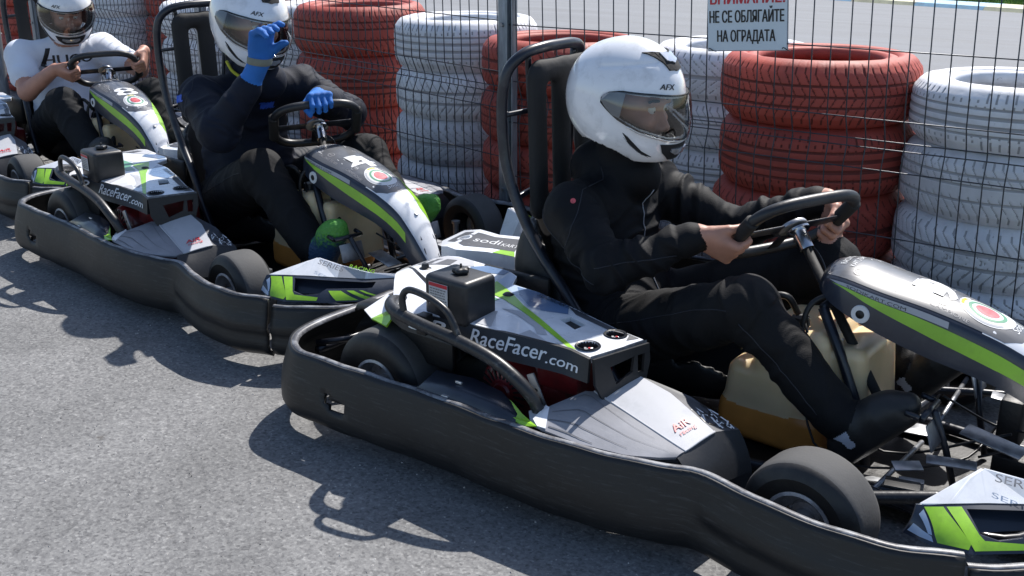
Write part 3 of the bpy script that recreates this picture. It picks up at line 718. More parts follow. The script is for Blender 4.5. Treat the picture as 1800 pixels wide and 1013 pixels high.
def wall(name, path, zt, zb, m, parent, mirror_all, hole=True, t=.012, label=None):
    """moulded bumper wall following a plan path, right side mirrored to the left"""
    P = catmull([(x, y, 0) for x, y in path], 6)
    full = ([V(p.x, -p.y, 0) for p in reversed(P)] + P[1:]) if mirror_all == 'start' else (P + [V(p.x, -p.y, 0) for p in reversed(P)][1:])
    if mirror_all == 'start': full = [V(p.x, -p.y, 0) for p in reversed(P)] + P[1:]
    # resample
    L = [0]
    for a, b in zip(full[:-1], full[1:]): L.append(L[-1] + (b - a).length)
    n = int(L[-1] / .018); pts = []
    for i in range(n + 1):
        s = L[-1] * i / n; j = min(max(int(np.searchsorted(L, s)) - 1, 0), len(full) - 2); pts.append(full[j].lerp(full[j + 1], (s - L[j]) / max(L[j + 1] - L[j], 1e-9)))
    zs = [zt, zt - .012, zt - .03, .150, .135, .122, .109, .096, .08, .066, .052, zb + .004, zb - .004]
    zs = [z for z in zs if z <= zt]; rows = []
    vs = []; fs = []; fm = []
    for i, p in enumerate(pts):
        t_ = (pts[min(i + 1, n)] - pts[max(i - 1, 0)]).normalized(); no = V(t_.y, -t_.x, 0)
        if mirror_all == 'start': no = -no
        if no.dot(p - V(.5, 0, 0)) < 0: no = -no
        for z in zs:
            q = (zt - z) / (zt - zb); off = .020 * math.sin(min(1, q * 1.1) * math.pi * .62) - (.022 * max(0, (q - .9) / .1) if q > .9 else 0)
            off += .010 * max(0, min(1, (.3 - p.x) / .4)) * q
            # moulded crease on the front half of the side
            if p.x > .92: off += .007 * math.exp(-((z - (.135 - .02 * (p.x - .95))) / .014) ** 2) - .006 * math.exp(-((z - (.105 - .02 * (p.x - .95))) / .02) ** 2)
            off += .001 * math.sin(p.x * 13 + z * 40)
            vs.append(p + no * off + V(0, 0, z + .0012 * math.sin(p.x * 41 + p.y * 17)))
    m_ = len(zs)
    for i in range(n):
        for k in range(m_ - 1):
            pm = (pts[i] + pts[i + 1]) / 2; zm = (zs[k] + zs[k + 1]) / 2
            if hole and -.105 < pm.x < -.03 and abs(pm.y) > .5:
                lim = .130 - (pm.x + .105) * .10
                if lim - .026 < zm < lim + .001: continue
            a = i * m_ + k; fs.append((a, a + 1, a + m_ + 1, a + m_)); fm.append(0)
    o = mk(name, vs, fs, [m, 'edge'], parent, fm, True, label)
    solid(o, t, 1)
    # worn, thickened top lip, its pale colour painting a sunlit edge
    lip = [V(p.x, p.y, zt + .001) for p in pts]
    v, f = [], []
    for i, p in enumerate(lip):
        t_ = (lip[min(i + 1, n)] - lip[max(i - 1, 0)]).normalized(); no = V(t_.y, -t_.x, 0)
        if no.dot(p - V(.5, 0, 0)) < 0: no = -no
        for du, dz in ((.0025, -.008), (.0032, -.001), (.001, .003), (-.008, .003), (-.014, .0005), (-.0145, -.008)): v.append(p + no * (du + .0015) + V(0, 0, dz + .0012 * math.sin(p.x * 41 + p.y * 17)))
    for i in range(n):
        for k in range(5): a = i * 6 + k; f.append((a, a + 1, a + 7, a + 6))
    mk('worn_sunlit_lip', v, f, 'edge', o, smooth=True)
    return o, pts

def build_kart():
    K = empty('go_kart')
    # --- bumpers
    bmp, bpts = wall('side_bumper', BP, .208, .040, 'bumper', K, 'start')
    fb, _ = wall('front_bumper', FP, .186, .045, 'bumper', K, 'end', hole=False)
    scr = None
    for x, z in ((.202, .166), (.371, .163), (.621, .172), (.839, .186), (.225, .078), (.387, .073), (.70, .068), (1.22, .10)):
        for s in (-1, 1):
            y = interp(x, [p[0] for p in BP[5:]], [p[1] for p in BP[5:]])
            if scr is None:
                scr = lathe('screw', [(0, .0), (.004, 0), (.0045, .0035), (.008, .004), (.011, .0012), (.011, -.003)], (0, 0, 0), (0, -1, 0), 'black', K, 14, label='dark recessed screw'); o = scr
            else: o = bpy.data.objects.new('screw', scr.data); C.objects.link(o); o.parent = K
            q = (.208 - z) / .168
            o.location = (x, -s * (y - .020 * math.sin(min(1, q * 1.1) * math.pi * .62)) * -1 if s > 0 else y - .0205 * math.sin(min(1, q * 1.1) * math.pi * .62), z)
            if s > 0: o.location = (x, -o.location.y if o.location.y < 0 else o.location.y, z); o.rotation_euler = (0, 0, math.pi)
    # --- chassis
    ch = []
    for s in (-1, 1):
        ch += [([(-.25, s * .30, .06), (.1, s * .31, .055), (.5, s * .30, .055), (.95, s * .24, .055), (1.15, s * .20, .06), (1.5, s * .16, .065)], .0145),
               ([(.2, s * .31, .06), (.22, s * .60, .08), (.6, s * .60, .08), (.85, s * .52, .08), (.9, s * .27, .06)], .012),
               ([(1.07, s * .20, .075), (1.09, s * .30, .09), (1.09, s * .40, .11)], .016), ([(.95, s * .24, .10), (1.25, s * .35, .12), (1.42, s * .36, .12), (1.5, s * .2, .12)], .010),
               ([(-.25, s * .30, .06), (-.33, s * .32, .12), (-.34, s * .5, .13)], .012)]
    ch += [([(1.5, -.17, .065), (1.55, 0, .065), (1.5, .17, .065)], .0145), ([(-.25, -.3, .06), (-.27, 0, .06), (-.25, .3, .06)], .0145), ([(.93, -.25, .055), (.93, .25, .055)], .0125), ([(-.02, -.62, .14), (-.02, .62, .14)], .0125)]
    tubes('chassis_tube', ch, 'frame', K)
    box('floor_tray', (1.15, .46, .004), (.98, 0, .04), 'dark', K, 0)
    # steering links and small steel pieces in front
    bm = bmesh.new()
    boxbm(bm, (.13, .05, .004), frame((1.33, -.12, .205), (1, -.15, -.12), (0, 1, .1)), .001)
    boxbm(bm, (.10, .03, .004), frame((1.27, -.20, .17), (1, .3, 0), (0, 1, .2)), .001); boxbm(bm, (.05, .02, .035), frame((1.22, -.30, .14), (1, .3, 0), (0, 1, 0)), .002)
    boxbm(bm, (.06, .03, .004), frame((1.20, -.27, .17), (.8, .6, 0), (-.6, .8, .2)), .001); boxbm(bm, (.04, .012, .05), frame((1.40, -.02, .17), (1, 0, 0), (0, 1, 0)), .002)
    boxbm(bm, (.13, .05, .004), frame((1.33, .12, .205), (1, .15, -.12), (0, 1, -.1)), .001)
    pieces('steel_bracket', bm, 'steel', K)
    tubes('tie_rod', [([(1.14, -.42, .11), (1.17, -.06, .13)], .006), ([(1.14, .42, .11), (1.17, .06, .13)], .006)], 'steel', K, smooth=False)
    tubes('brake_line', [([(.9, -.16, .3), (1.0, -.2, .1), (1.25, -.1, .12), (1.3, .1, .16)], .003), ([(.88, -.10, .38), (.97, -.15, .24), (1.1, -.1, .1), (1.35, -.05, .2)], .0035), ([(1.2, -.05, .25), (1.3, .02, .18), (1.42, -.03, .2), (1.3, -.1, .15)], .003)], 'ink', K)
    bm = bmesh.new(); boxbm(bm, (.07, .006, .10), frame((1.215, -.345, .165), (1, .25, .0), (0, .3, 1)), .002); boxbm(bm, (.14, .09, .05), Matrix.Translation((1.38, .03, .10)), .008)
    boxbm(bm, (.05, .08, .12), Matrix.Translation((1.33, .05, .19)), .008); pieces('floor_block', bm, 'dark', K)
    tube('bumper_mount', [(1.16, -.43, .155), (1.23, -.40, .165), (1.30, -.37, .175)], .014, 'guard', K)
    for s in (-1, 1): lathe('king_pin', [(0, 0), (.011, 0), (.011, .09), (.016, .09), (.016, .1), (0, .1)], (1.09, s * .415, .08), (0, 0, 1), 'steel', K, 16)
    # --- wheels
    wheel(K, 1.085, -.572, -.452, .13, .13, .068, 'worn slick tyre at the right front', R(-3)); wheel(K, 1.085, .572, .452, .13, .13, .068, steer=R(-3))
    wheel(K, -.02, -.605, -.435, .143, .142, .068); wheel(K, -.02, .605, .435, .143, .142, .068)
    # wheel guard strip over the rear wheel
    for s in (-1, 1):
        pts = catmull([(-.33, s * .33, .215), (-.25, s * .40, .262), (-.14, s * .43, .285), (-.02, s * .435, .27), (.06, s * .44, .20), (.10, s * .45, .12)], 6)
        vs = []; fs = []
        for i, p in enumerate(pts):
            w = .05; vs += [p + V(0, s * w * .55, -.012), p + V(0, s * w * .3, .0), p + V(0, -s * w * .4, .002), p + V(0, -s * w * .55, -.01)]
            if i: b = (i - 1) * 4; fs += [(b, b + 1, b + 5, b + 4), (b + 1, b + 2, b + 6, b + 5), (b + 2, b + 3, b + 7, b + 6)]
        o = mk('wheel_guard', vs, fs, 'black', K, smooth=True); solid(o, .005, 0)
    # rear inner bits
    tubes('rear_stay', [([(-.345, -.50, .15), (-.25, -.36, .15)], .009), ([(-.345, .5, .15), (-.25, .36, .15)], .009), ([(-.345, -.3, .11), (-.345, .3, .11)], .012)], 'frame', K, smooth=False)
    lathe('reflector', [(0, .004), (.014, .004), (.018, 0), (.018, -.004)], (-.262, -.635, .165), V(.75, .55, .2), 'silver', K, 16)
    # --- engine
    bm = bmesh.new(); boxbm(bm, (.24, .20, .20), Matrix.Translation((.36, -.39, .17)), .02); boxbm(bm, (.12, .16, .10), Matrix.Translation((.46, -.42, .27)), .015); boxbm(bm, (.16, .10, .1), Matrix.Translation((.2, -.4, .27)), .015)
    pieces('engine_block', bm, 'engine', K)
    st = lathe('recoil_starter', [(0, .050), (.022, .050), (.026, .044), (.05, .040), (.068, .030), (.080, .010), (.083, -.03)], (.335, -.50, .20), (0, -1, 0), 'engine', K, 40)
    bm = bmesh.new()
    for k in range(22):
        a = k * 2 * math.pi / 22; mt = Matrix.Translation((.335 + math.cos(a) * .050, -.5415, .20 + math.sin(a) * .050)) @ Matrix.Rotation(-a, 4, 'Y'); boxbm(bm, (.030, .004, .0045), mt, 0)
    from_bm('vent_slits', bm, 'dark', st)
    for n_, a in enumerate(range(6)): pass
    bm = bmesh.new(); boxbm(bm, (.022, .006, .080), frame((.452, -.565, .248), (.9, 0, .45), (0, 1, 0)), .002); from_bm('engine_stay', bm, 'steel', K, smooth=True, angle=30)
    lathe('stay_hole', [(0, .0035), (.005, .0035), (.005, 0)], (.452, -.565, .248), (0, -1, 0), 'dark', K, 12)
    bm = bmesh.new(); boxbm(bm, (.34, .18, .16), Matrix.Translation((.05, -.36, .14)), .02); boxbm(bm, (.10, .12, .2), Matrix.Translation((-.12, -.28, .16)), .02); pieces('engine_casing', bm, 'dark', K)
    lathe('exhaust_flange', [(0, .01), (.018, .01), (.024, .006), (.024, -.02)], (.12, -.455, .22), (0, -1, 0), 'guard', K, 20)
    # --- engine cover
    def zc(x, y):
        z = .3725 - .034 * max(0, x - .1) - .09 * max(0, -.44 - y) - 3.2 * max(0, -.09 - x) ** 2 - 1.6 * max(0, -.24 - -abs(y)) * 0
        return z - .25 * max(0, -.56 - y)
    cf = lambda u, v, h=0: V(u, v, zc(u, v) + h)
    OUT = [(.622, -.388), (.605, -.46), (.575, -.542), (.512, -.529), (.361, -.539), (.242, -.550), (.138, -.562), (.062, -.585), (.0, -.548), (-.076, -.462), (-.130, -.398), (-.162, -.345), (-.168, -.290), (-.150, -.235), (-.115, -.207), (-.079, -.196), (.058, -.210), (.112, -.215), (.150, -.235), (.178, -.290), (.262, -.294), (.400, -.330), (.545, -.374)]
    sq = [(.408, -.412), (.417, -.379), (.474, -.401), (.470, -.440)]
    cov = sheet('engine_cover', OUT, cf, 'white', K, holes=[sq, circle(.540, -.492, .024, 20), circle(.558, -.405, .022, 20)], thick=.012, cuts=(.03, .03), label='white and blue engine cover')
    # decals on the cover
    def dec(poly, m, off=.0007): return sheet('decal', poly, cf, m, cov, off=off, cuts=(.03, .03))
    dec([(.134, -.300), (.176, -.322), (.232, -.355), (.29, -.395), (.53, -.523), (.505, -.522), (.288, -.418), (.225, -.392), (.15, -.375), (.135, -.34)], 'green', .0012)
    dec([(.118, -.222), (.148, -.238), (.176, -.292), (.262, -.296), (.376, -.326), (.405, -.372), (.34, -.395), (.30, -.392), (.235, -.352), (.180, -.322), (.137, -.30)], 'paleblue')
    dec([(.20, -.300), (.262, -.296), (.376, -.326), (.405, -.372), (.34, -.393), (.30, -.388), (.24, -.345)], 'blue', .001)
    dec([(.376, -.328), (.53, -.373), (.612, -.390), (.596, -.42), (.585, -.388), (.53, -.392), (.42, -.362)], 'darkgrey', .001)
    dec([(.04, -.212), (.112, -.216), (.118, -.25), (.03, -.275), (.005, -.25)], 'blue', .001)
    dec([(.118, -.26), (.134, -.30), (.136, -.35), (.06, -.35), (.03, -.30), (.06, -.275)], 'white', .001)
    dec([(.05, -.36), (.135, -.36), (.15, -.385), (.22, -.40), (.21, -.43), (.05, -.43)], 'teal', .0009)
    dec([(-.145, -.245), (-.115, -.212), (-.02, -.204), (.01, -.24), (-.06, -.275), (-.10, -.30), (-.15, -.31)], 'lightgrey', .0009)
    dec([(-.14, -.25), (-.06, -.225), (-.05, -.27), (-.10, -.295), (-.14, -.30)], 'darkgrey', .0012)
    for i in range(5): dec([(-.155 + i * .018, -.325 - i * .012), (-.145 + i * .018, -.325 - i * .012), (.00 + i * .016, -.46 - i * .012 + .05), (-.012 + i * .016, -.46 - i * .012 + .05)], 'ink', .0011)
    dec([(.26, -.445), (.30, -.43), (.40, -.47), (.435, -.50), (.41, -.507), (.385, -.483), (.31, -.452)], 'lightgrey', .0009)
    dec([(.235, -.47), (.262, -.462), (.300, -.537), (.245, -.542), (.18, -.545)], 'lightgrey', .0009)
    dec([(.375, -.535), (.385, -.500), (.455, -.527), (.42, -.532)], 'lightgrey', .0009); dec([(.47, -.52), (.515, -.505), (.53, -.528)], 'lightgrey', .0009)
    text('lettering', 'SODIKART.COM', plane_f((.335, -.303, zc(.3, -.33) - .001), (.975, -.21, -.03), (.21, .975, 0)), -.055, -.030, .022, 'navy', cov, bold=.01, width=.17, off=.003)
    # box under the square opening, lamps
    box('opening_well', (.09, .09, .03), (.44, -.41, .335), 'dark', cov, 0)
    for cx, cy, r in ((.540, -.492, .024), (.558, -.405, .022)):
        lm = lathe('cover_fastener', [(r + .006, .001), (r + .004, .0035), (r, .002), (r - .001, -.016), (.006, -.018)], (cx, cy, zc(cx, cy)), (0, 0, 1), 'black', cov, 28)
        bm = bmesh.new()
        for k in range(4): boxbm(bm, (.020, .006, .006), Matrix.Translation((cx + math.cos(k * 1.7) * .006, cy + math.sin(k * 1.7) * .006, zc(cx, cy) - .010)) @ Matrix.Rotation(k * 1.1, 4, 'Z'), .001)
        from_bm('quick_release', bm, 'steel', lm)
        lathe('red_button', [(0, .003), (.003, .003), (.003, 0)], (cx + .004, cy, zc(cx, cy) - .006), (0, 0, 1), 'inkred', lm, 8)
    lathe('cover_knob', [(0, .014), (.008, .014), (.010, .010), (.011, .002), (.017, 0), (.017, -.002)], (-.085, -.33, zc(-.085, -.33)), (0, 0, 1), 'black', cov, 18)
    lathe('cover_knob', [(0, .006), (.008, .006), (.012, .003), (.016, 0), (.016, -.002)], (.215, -.36, zc(.215, -.36)), (0, 0, 1), 'black', cov, 18)
    # side band with lettering
    PT = [(-.01, -.560, .352), (.06, -.588, .352), (.138, -.565, .358), (.242, -.553, .3575), (.361, -.542, .3575), (.512, -.532, .3545), (.578, -.545, .350)]
    PB = [(.0, -.560, .315), (.07, -.590, .312), (.138, -.580, .306), (.242, -.578, .302), (.361, -.574, .303), (.512, -.562, .304), (.582, -.550, .292)]
    XS = [p[0] for p in PT]; XB = [p[0] for p in PB]
    def pf(u, v, h=0):
        y = interp(u, XS, [p[1] for p in PT]) * v + interp(u, XB, [p[1] for p in PB]) * (1 - v); z = interp(u, XS, [p[2] for p in PT]) * v + interp(u, XB, [p[2] for p in PB]) * (1 - v)
        return V(u, y - h, z)
    band = sheet('side_band', [(.0, 0), (.578, 0), (.578, .97), (.0, .97)], pf, 'black', K, thick=.010, cuts=(.03, .3))
    pu = lambda u, v, h=0: pf(u, v / .050, h)
    text('lettering', 'RaceFacer', pu, .262, .016, .040, 'inkwhite', band, bold=.035, width=.205, cuts=(.02, None), off=.0012)
    text('lettering', '.com', pu, .470, .013, .028, 'inkwhite', band, bold=.03, width=.082, cuts=(.02, None), off=.0012)
    text('lettering', 'SR', pu, .085, .012, .044, 'inkwhite', band, bold=.05, width=.10, cuts=(.02, None), off=.0012, shear=.3)
    # front face of the cover
    FF = plane_f((.585, -.545, .350), (.045, .155, 0), (.12, 0, -1)); k_ = 1
    fc = sheet('cover_front', [(0, 0), (.165, 0), (.165, .04), (.150, .085), (.02, .10), (.0, .06)], FF, 'black', K, holes=[[(.045, .028), (.118, .020), (.110, .055), (.060, .072)], [(.128, .02), (.150, .02), (.143, .062), (.126, .06)]], thick=.008)
    sheet('cover_lip', [(-.002, -.006), (.166, -.006), (.166, .005), (-.002, .005)], FF, 'edge', fc, off=.0015)
    # fuel filler box
    bx = box('fuel_filler_box', (.138, .112, .112), frame((.182, -.505, .402), (1, -.07, 0), (.07, 1, 0)), 'black', K, .014, 4, label='black plastic box with star knob cap')
    kn_ = []
    vs = []; fs = []
    n = 40
    for (h, sc) in ((.0, .55), (.004, .95), (.009, 1), (.014, .9), (.016, .5), (.016, 0)):
        for k in range(n):
            a = 2 * math.pi * k / n; r = .020 * sc * (1 + (.13 * math.cos(5 * a) if sc > .6 else 0)); vs.append((.185 + r * math.cos(a), -.505 + r * math.sin(a), .457 + h))
    for i in range(5):
        for k in range(n): fs.append((i * n + k, i * n + (k + 1) % n, (i + 1) * n + (k + 1) % n, (i + 1) * n + k))
    cap_ = mk('star_knob', vs, fs, 'black', bx, smooth=True)
    tube('cap_stem', [(.185, -.505, .470), (.185, -.505, .482)], .0028, 'black', bx, n=8, smooth=False)
    sf_ = plane_f((.130, -.558, .387), (1, -.07, 0), (0, 0, 1))
    stk = sheet('warning_sticker', [(0, 0), (.062, 0), (.062, .056), (0, .056)], sf_, 'sticker', bx, off=.0020)
    objs = [sheet('t', [(0.001, .046), (.061, .046), (.061, .055), (.001, .055)], sf_, 'inkred', bx, off=.0026)]
    rg = random.Random(5)
    for i in range(6):
        x = .004
        while x < .054:
            w = rg.uniform(.003, .009); objs.append(sheet('t', [(x, .006 + i * .0066), (min(x + w, .058), .006 + i * .0066), (min(x + w, .058), .0088 + i * .0066), (x, .0088 + i * .0066)], sf_, 'inkgrey', bx, off=.0026)); x += w + .002
    merge('sticker_print', objs, bx); 
    # guard bar and loop
    gb = tube('guard_bar', [(.005, -.50, .345), (.03, -.58, .375), (.075, -.626, .377), (.165, -.632, .362), (.282, -.632, .347), (.383, -.630, .323), (.455, -.626, .283), (.487, -.612, .235), (.485, -.59, .16), (.47, -.56, .10)], .0155, 'guard', K, 14)
    tube('guard_loop', [(.113, -.630, .372), (.108, -.630, .412), (.120, -.630, .434), (.145, -.630, .440), (.195, -.630, .432), (.240, -.630, .414), (.262, -.630, .388), (.280, -.630, .350)], .0085, 'guard', gb, 12)
    boxes('bracket', [((.17, .016, .10), Matrix.Translation((.10, -.535, .265)), .004), ((.05, .02, .12), Matrix.Translation((.02, -.52, .28)), .004), ((.03, .03, .05), Matrix.Translation((.14, -.59, .345)), .003)], 'dark', K)
    # white and green corner panel behind the engine
    o = mk('corner_panel', [(-.15, -.50, .288), (-.15, -.41, .306), (.0, -.545, .322), (.0, -.575, .30), (-.09, -.535, .288), (-.05, -.46, .315)], [(0, 4, 5, 1), (4, 3, 2, 5)], ['white', 'green'], K, fm=[0, 1]); solid(o, .005, 0)
    # --- side pods both sides
    for s in (-1, 1):
        g = lambda p: (p[0], -s * p[1] * -1 if False else (p[1] if s < 0 else -p[1]), p[2])
        L1, L2, L3, L4, L5 = (.578, -.520, .262), (.626, -.419, .281), (.719, -.427, .262), (.849, -.466, .222), (.832, -.563, .210)
        D1, D2, D3 = (.505, -.591, .232), (.564, -.524, .264), (.531, -.662, .213)
        E1, E2, E3 = (.63, -.667, .211), (.74, -.650, .210), (.80, -.616, .209)
        G1, G2 = (.752, -.392, .250), (.872, -.392, .205)
        F1, F2, F3 = (.868, -.600, .197), (.895, -.560, .12), (.90, -.40, .12); F4 = (.905, -.56, .055); F5 = (.905, -.40, .055)
        H1_, H2_ = (.50, -.655, .211), (.47, -.62, .222)
        def poly_at(P, t):
            P = [V(*p) for p in P]; L = [0]
            for p, r_ in zip(P[:-1], P[1:]): L.append(L[-1] + (r_ - p).length)
            d = t * L[-1]; i = min(max(int(np.searchsorted(L, d)) - 1, 0), len(P) - 2); return P[i].lerp(P[i + 1], (d - L[i]) / max(L[i + 1] - L[i], 1e-9))
        def ruled(A, B, crown=0):
            def f(u, v, h=0):
                u_ = min(max(u, 0), 1); v_ = min(max(v, 0), 1); p = poly_at(A, u_).lerp(poly_at(B, u_), v_); e = .02
                du = poly_at(A, min(1, u_ + e)).lerp(poly_at(B, min(1, u_ + e)), v_) - poly_at(A, max(0, u_ - e)).lerp(poly_at(B, max(0, u_ - e)), v_); dv = poly_at(B, u_) - poly_at(A, u_)
                n = du.cross(dv).normalized(); n = n if n.z > 0 or (abs(n.z) < .25 and n.x > 0) else -n
                q_ = p + n * (h + crown * 4 * v_ * (1 - v_)) + (dv * (v - v_) if v != v_ else V(0, 0, 0)); return V(q_.x, q_.y if s < 0 else -q_.y, q_.z)
            return f
        SQ = [(0, 0), (1, 0), (1, 1), (0, 1)]
        Lf = ruled([L1, L5], [L2, L3, L4], .002); Df = ruled([D3, E1, E2, E3, (.826, -.590, .207)], [D1, D2, L1, (.70, -.545, .238), L5], .004)
        pod = sheet('side_pod', SQ, Df, 'midgrey', K, thick=.006, cuts=(.06, .2), label='right side pod' if s < 0 else 'left side pod')
        sheet('pale_panel', SQ, Lf, 'lightgrey', pod, thick=.006, cuts=(.1, .34), off=.001)
        sheet('inner_panel_print', SQ, ruled([L2, L3, L4], [G1, (.81, -.392, .228), G2], .001), 'darkgrey', pod, thick=.005, cuts=(.1, .34))
        Ff = ruled([(.828, -.590, .206), L5, L4, G2], [(.872, -.600, .150), (.890, -.575, .140), (.902, -.47, .13), (.912, -.40, .12)], .006)
        sheet('pod_front', SQ, Ff, 'black', pod, thick=.005, cuts=(.08, .25)); sheet('pod_front_lower', SQ, ruled([(.872, -.600, .150), (.890, -.575, .140), (.902, -.47, .13), (.912, -.40, .12)], [(.885, -.59, .055), (.90, -.56, .050), (.91, -.47, .05), (.915, -.40, .05)]), 'black', pod, thick=.004, cuts=(.1, .5))
        sheet('pod_rear_tip', SQ, ruled([(.50, -.655, .211), D3], [(.47, -.62, .222), D1]), 'lightgrey', pod, thick=.004)
        ep = [Lf(t, 0, .001) for t in np.linspace(0, 1, 8)] + [Lf(1, t, .001) for t in np.linspace(0, 1, 6)][1:]
        tube('rolled_edge', ep, .0026, 'lightgrey', pod, 8, seg=1, smooth=False)
        ob = []
        for (u0, v0, v1, u1, w) in ((.06, .12, .05, .42, .035), (.04, .34, .16, .66, .022), (.05, .62, .36, .92, .018), (.20, .90, .72, .80, .014)):
            ob.append(sheet('t', [(u0, v0), (u1, v1), (u1, v1 + w * .3), (u0, v0 + w)], Df, 'softgrey', pod, off=.0012, cuts=(.05, None)))
        merge('black_stripes', ob, pod)
        sc1 = .26; sgn = 1 if s < 0 else -1
        lf = lambda u, v, h=0: Lf(.80 - v / sc1, (.26 if s < 0 else .74) + sgn * u / .105, h)
        t1 = text('t', 'AiR', lf, 0, 0, .030, 'inkred', pod, bold=.05, width=.050, off=.0030, shear=.2, cuts=(.02, .02)); t2 = text('t', 'racing', lf, .002, -.016, .017, 'inkpink', pod, bold=.02, width=.052, off=.0030, shear=.2, cuts=(.02, .02))
        merge('team_logo', [t1, t2], pod)
        # scribbled graffiti at the inner corner
        ob = []; rg = random.Random(11)
        A_, B_, C_, D_ = V(*g(L2)), V(*g(G1)), V(*g(G2)), V(*g(L4)); nn = (B_ - A_).cross(D_ - A_).normalized(); nn = nn if nn.z > 0 else -nn
        for i in range(46):
            u = rg.uniform(.35, .97); v = rg.uniform(.08, .92); p = A_.lerp(D_, u).lerp(B_.lerp(C_, u), v); a = rg.uniform(0, 3.1); d = (C_ - A_).normalized() * math.cos(a) + (B_ - D_).normalized() * math.sin(a); w = nn.cross(d).normalized() * rg.uniform(.001, .0022); d = d * rg.uniform(.005, .015)
            q = [p - d - w, p + d - w, p + d + w, p - d + w]; ob.append(mk('t', [x + nn * .0035 for x in q], [(0, 1, 2, 3)], 'inkwhite' if i % 3 else 'ink', pod))
        merge('graffiti_print', ob, pod)
        # dark inner panel between engine and bumper with the green tip
        I = [(.158, -.600, .195), (.176, -.590, .228), (.285, -.585, .236), (.38, -.597, .231), (.455, -.632, .217)]; J = [(.13, -.650, .192), (.17, -.652, .203), (.285, -.655, .205), (.39, -.664, .205), (.47, -.675, .203)]
        vs = [g(p) for p in I + J]; fs = [(i, i + 5, i + 6, i + 1) for i in range(4)]
        if s > 0: fs = [tuple(reversed(f)) for f in fs]
        vs += [g((.13, -.60, .08)), g((.455, -.60, .10))]
        o = mk('inner_panel', vs, fs, 'navy', K, smooth=True); solid(o, .006, 1)
        o2 = mk('green_tip', [g(p) for p in ((.375, -.598, .2335), (.425, -.618, .2275), (.465, -.638, .220), (.50, -.652, .216), (.523, -.662, .2155), (.485, -.668, .208), (.44, -.655, .214))], [(0, 1, 2, 3, 4, 5, 6)], 'green', o); solid(o2, .003, 0)
        o3 = mk('white_tip', [g(p) for p in ((.500, -.596, .2345), (.512, -.600, .2345), (.545, -.661, .2165), (.523, -.662, .2165), (.50, -.645, .220))], [(0, 1, 2, 3, 4)], 'white', o); solid(o3, .003, 0)
    box('clip', (.018, .006, .006), (.262, -.612, .2325), 'silver', K, .001); box('clip', (.020, .012, .004), (.255, -.652, .211), 'silver', K, .001)
    # --- rear fairing behind the seat
    RF = [(-.318, .01), (-.313, .112), (-.27, .106), (-.161, .092), (-.064, .115), (-.011, -.03), (-.108, -.035), (-.202, -.064), (-.27, -.05)]
    rff = lambda u, v, h=0: V(u, v, .345 - .25 * max(0, -.24 - u) + .1 * v + h)
    rf = sheet('rear_fairing', RF, rff, 'white', K, thick=.07, cuts=(.04, .04), holes=[circle(-.245, .03, .017, 16)])
    sheet('decal', [(-.288, .0), (-.285, .085), (-.16, .07), (-.07, .09), (-.035, .0), (-.11, -.005), (-.20, -.03)], rff, 'darkgrey', rf, off=.001, holes=[circle(-.245, .03, .024, 16)], cuts=(.04, .04))
    sheet('decal', [(-.09, -.033), (-.012, -.03), (-.035, .0), (-.08, -.006)], rff, 'green', rf, off=.0013)
    text('lettering', 'sodi', plane_f((-.20, .012, .3455), (1, .12, .01), (-.12, 1, .1)), 0, 0, .045, 'inkwhite', rf, width=.09, off=.002); text('lettering', 'KART', plane_f((-.10, .018, .3465), (1, .12, .01), (-.12, 1, .1)), .0, 0, .03, 'inkwhite', rf, width=.055, off=.002)
    bm = bmesh.new(); boxbm(bm, (.10, .26, .2), Matrix.Translation((-.22, 0, .2)), .02); boxbm(bm, (.2, .04, .16), Matrix.Translation((-.1, -.16, .25)), .01); boxbm(bm, (.22, .02, .13), Matrix.Translation((.13, -.21, .31)), .008); pieces('seat_side_box', bm, 'dark', K)
    # --- seat, headrest, roll hoop
    sdf_mesh('seat', [Cap((.30, 0, .20), (.62, 0, .20), .20, .15, k=.05, squash=((0, 0, 1), 1.25)), Cap((.27, 0, .22), (.16, 0, .36), .205, .18, k=.05, squash=((1, 0, 0), 1.3))], .010, ['seat'], K,
             subtract=[Cap((.33, 0, .225), (.18, 0, .60), .188, .155, k=.01, squash=((1, 0, 0), 1.28)), Cap((.34, 0, .26), (.8, 0, .30), .185, .14, k=.01), Ell((.42, 0, .52), (.24, .3, .27), k=.01)], folds=False)
    sdf_mesh('headrest', [Cap((.130, y, .53), (.118, y, .865), .033, .033, k=.012, squash=((1, 0, 0), 1.7)) for y in (-.108, .108)] + [Cap((.130, 0, .53), (.118, 0, .875), .034, .034, k=.012, squash=((1, 0, 0), 1.7)), Cap((.120, -.098, .885), (.120, .098, .885), .030, .030, k=.02, squash=((1, 0, 0), 1.5)), Cap((.130, -.10, .53), (.130, .10, .53), .028, .028, k=.02, squash=((1, 0, 0), 1.5))], .006, ['foam'], K, folds=False)
    hoop = []
    for s in (-1, 1): hoop.append([(.50, s * .255, .13), (.40, s * .235, .235), (.285, s * .205, .345), (.19, s * .185, .430), (.11, s * .175, .545), (.064, s * .172, .665), (.054, s * .172, .80), (.066, s * .165, .885), (.090, s * .130, .928), (.105, s * .07, .942)])
    path = hoop[0] + [(.108, 0, .944)] + hoop[1][::-1]
    rh = tube('roll_hoop', path, .0145, 'frame', K, 14, seg=5)
    lst = []
    for s in (-1, 1):
        lst += [([(.088, s * .105, .925), (.086, s * .098, .87), (.090, s * .095, .79), (.100, s * .078, .69), (.106, s * .060, .61), (.105, s * .075, .580), (.098, s * .13, .566), (.100, s * .172, .560)], .0085), ([(.058, s * .170, .775), (.090, s * .095, .782)], .0075)]
    lst += [([(.30, -.21, .33), (.34, -.23, .20), (.2, -.26, .08)], .009), ([(.30, .21, .33), (.34, .23, .20), (.2, .26, .08)], .009)]
    tubes('hoop_brace', lst, 'frame', rh)
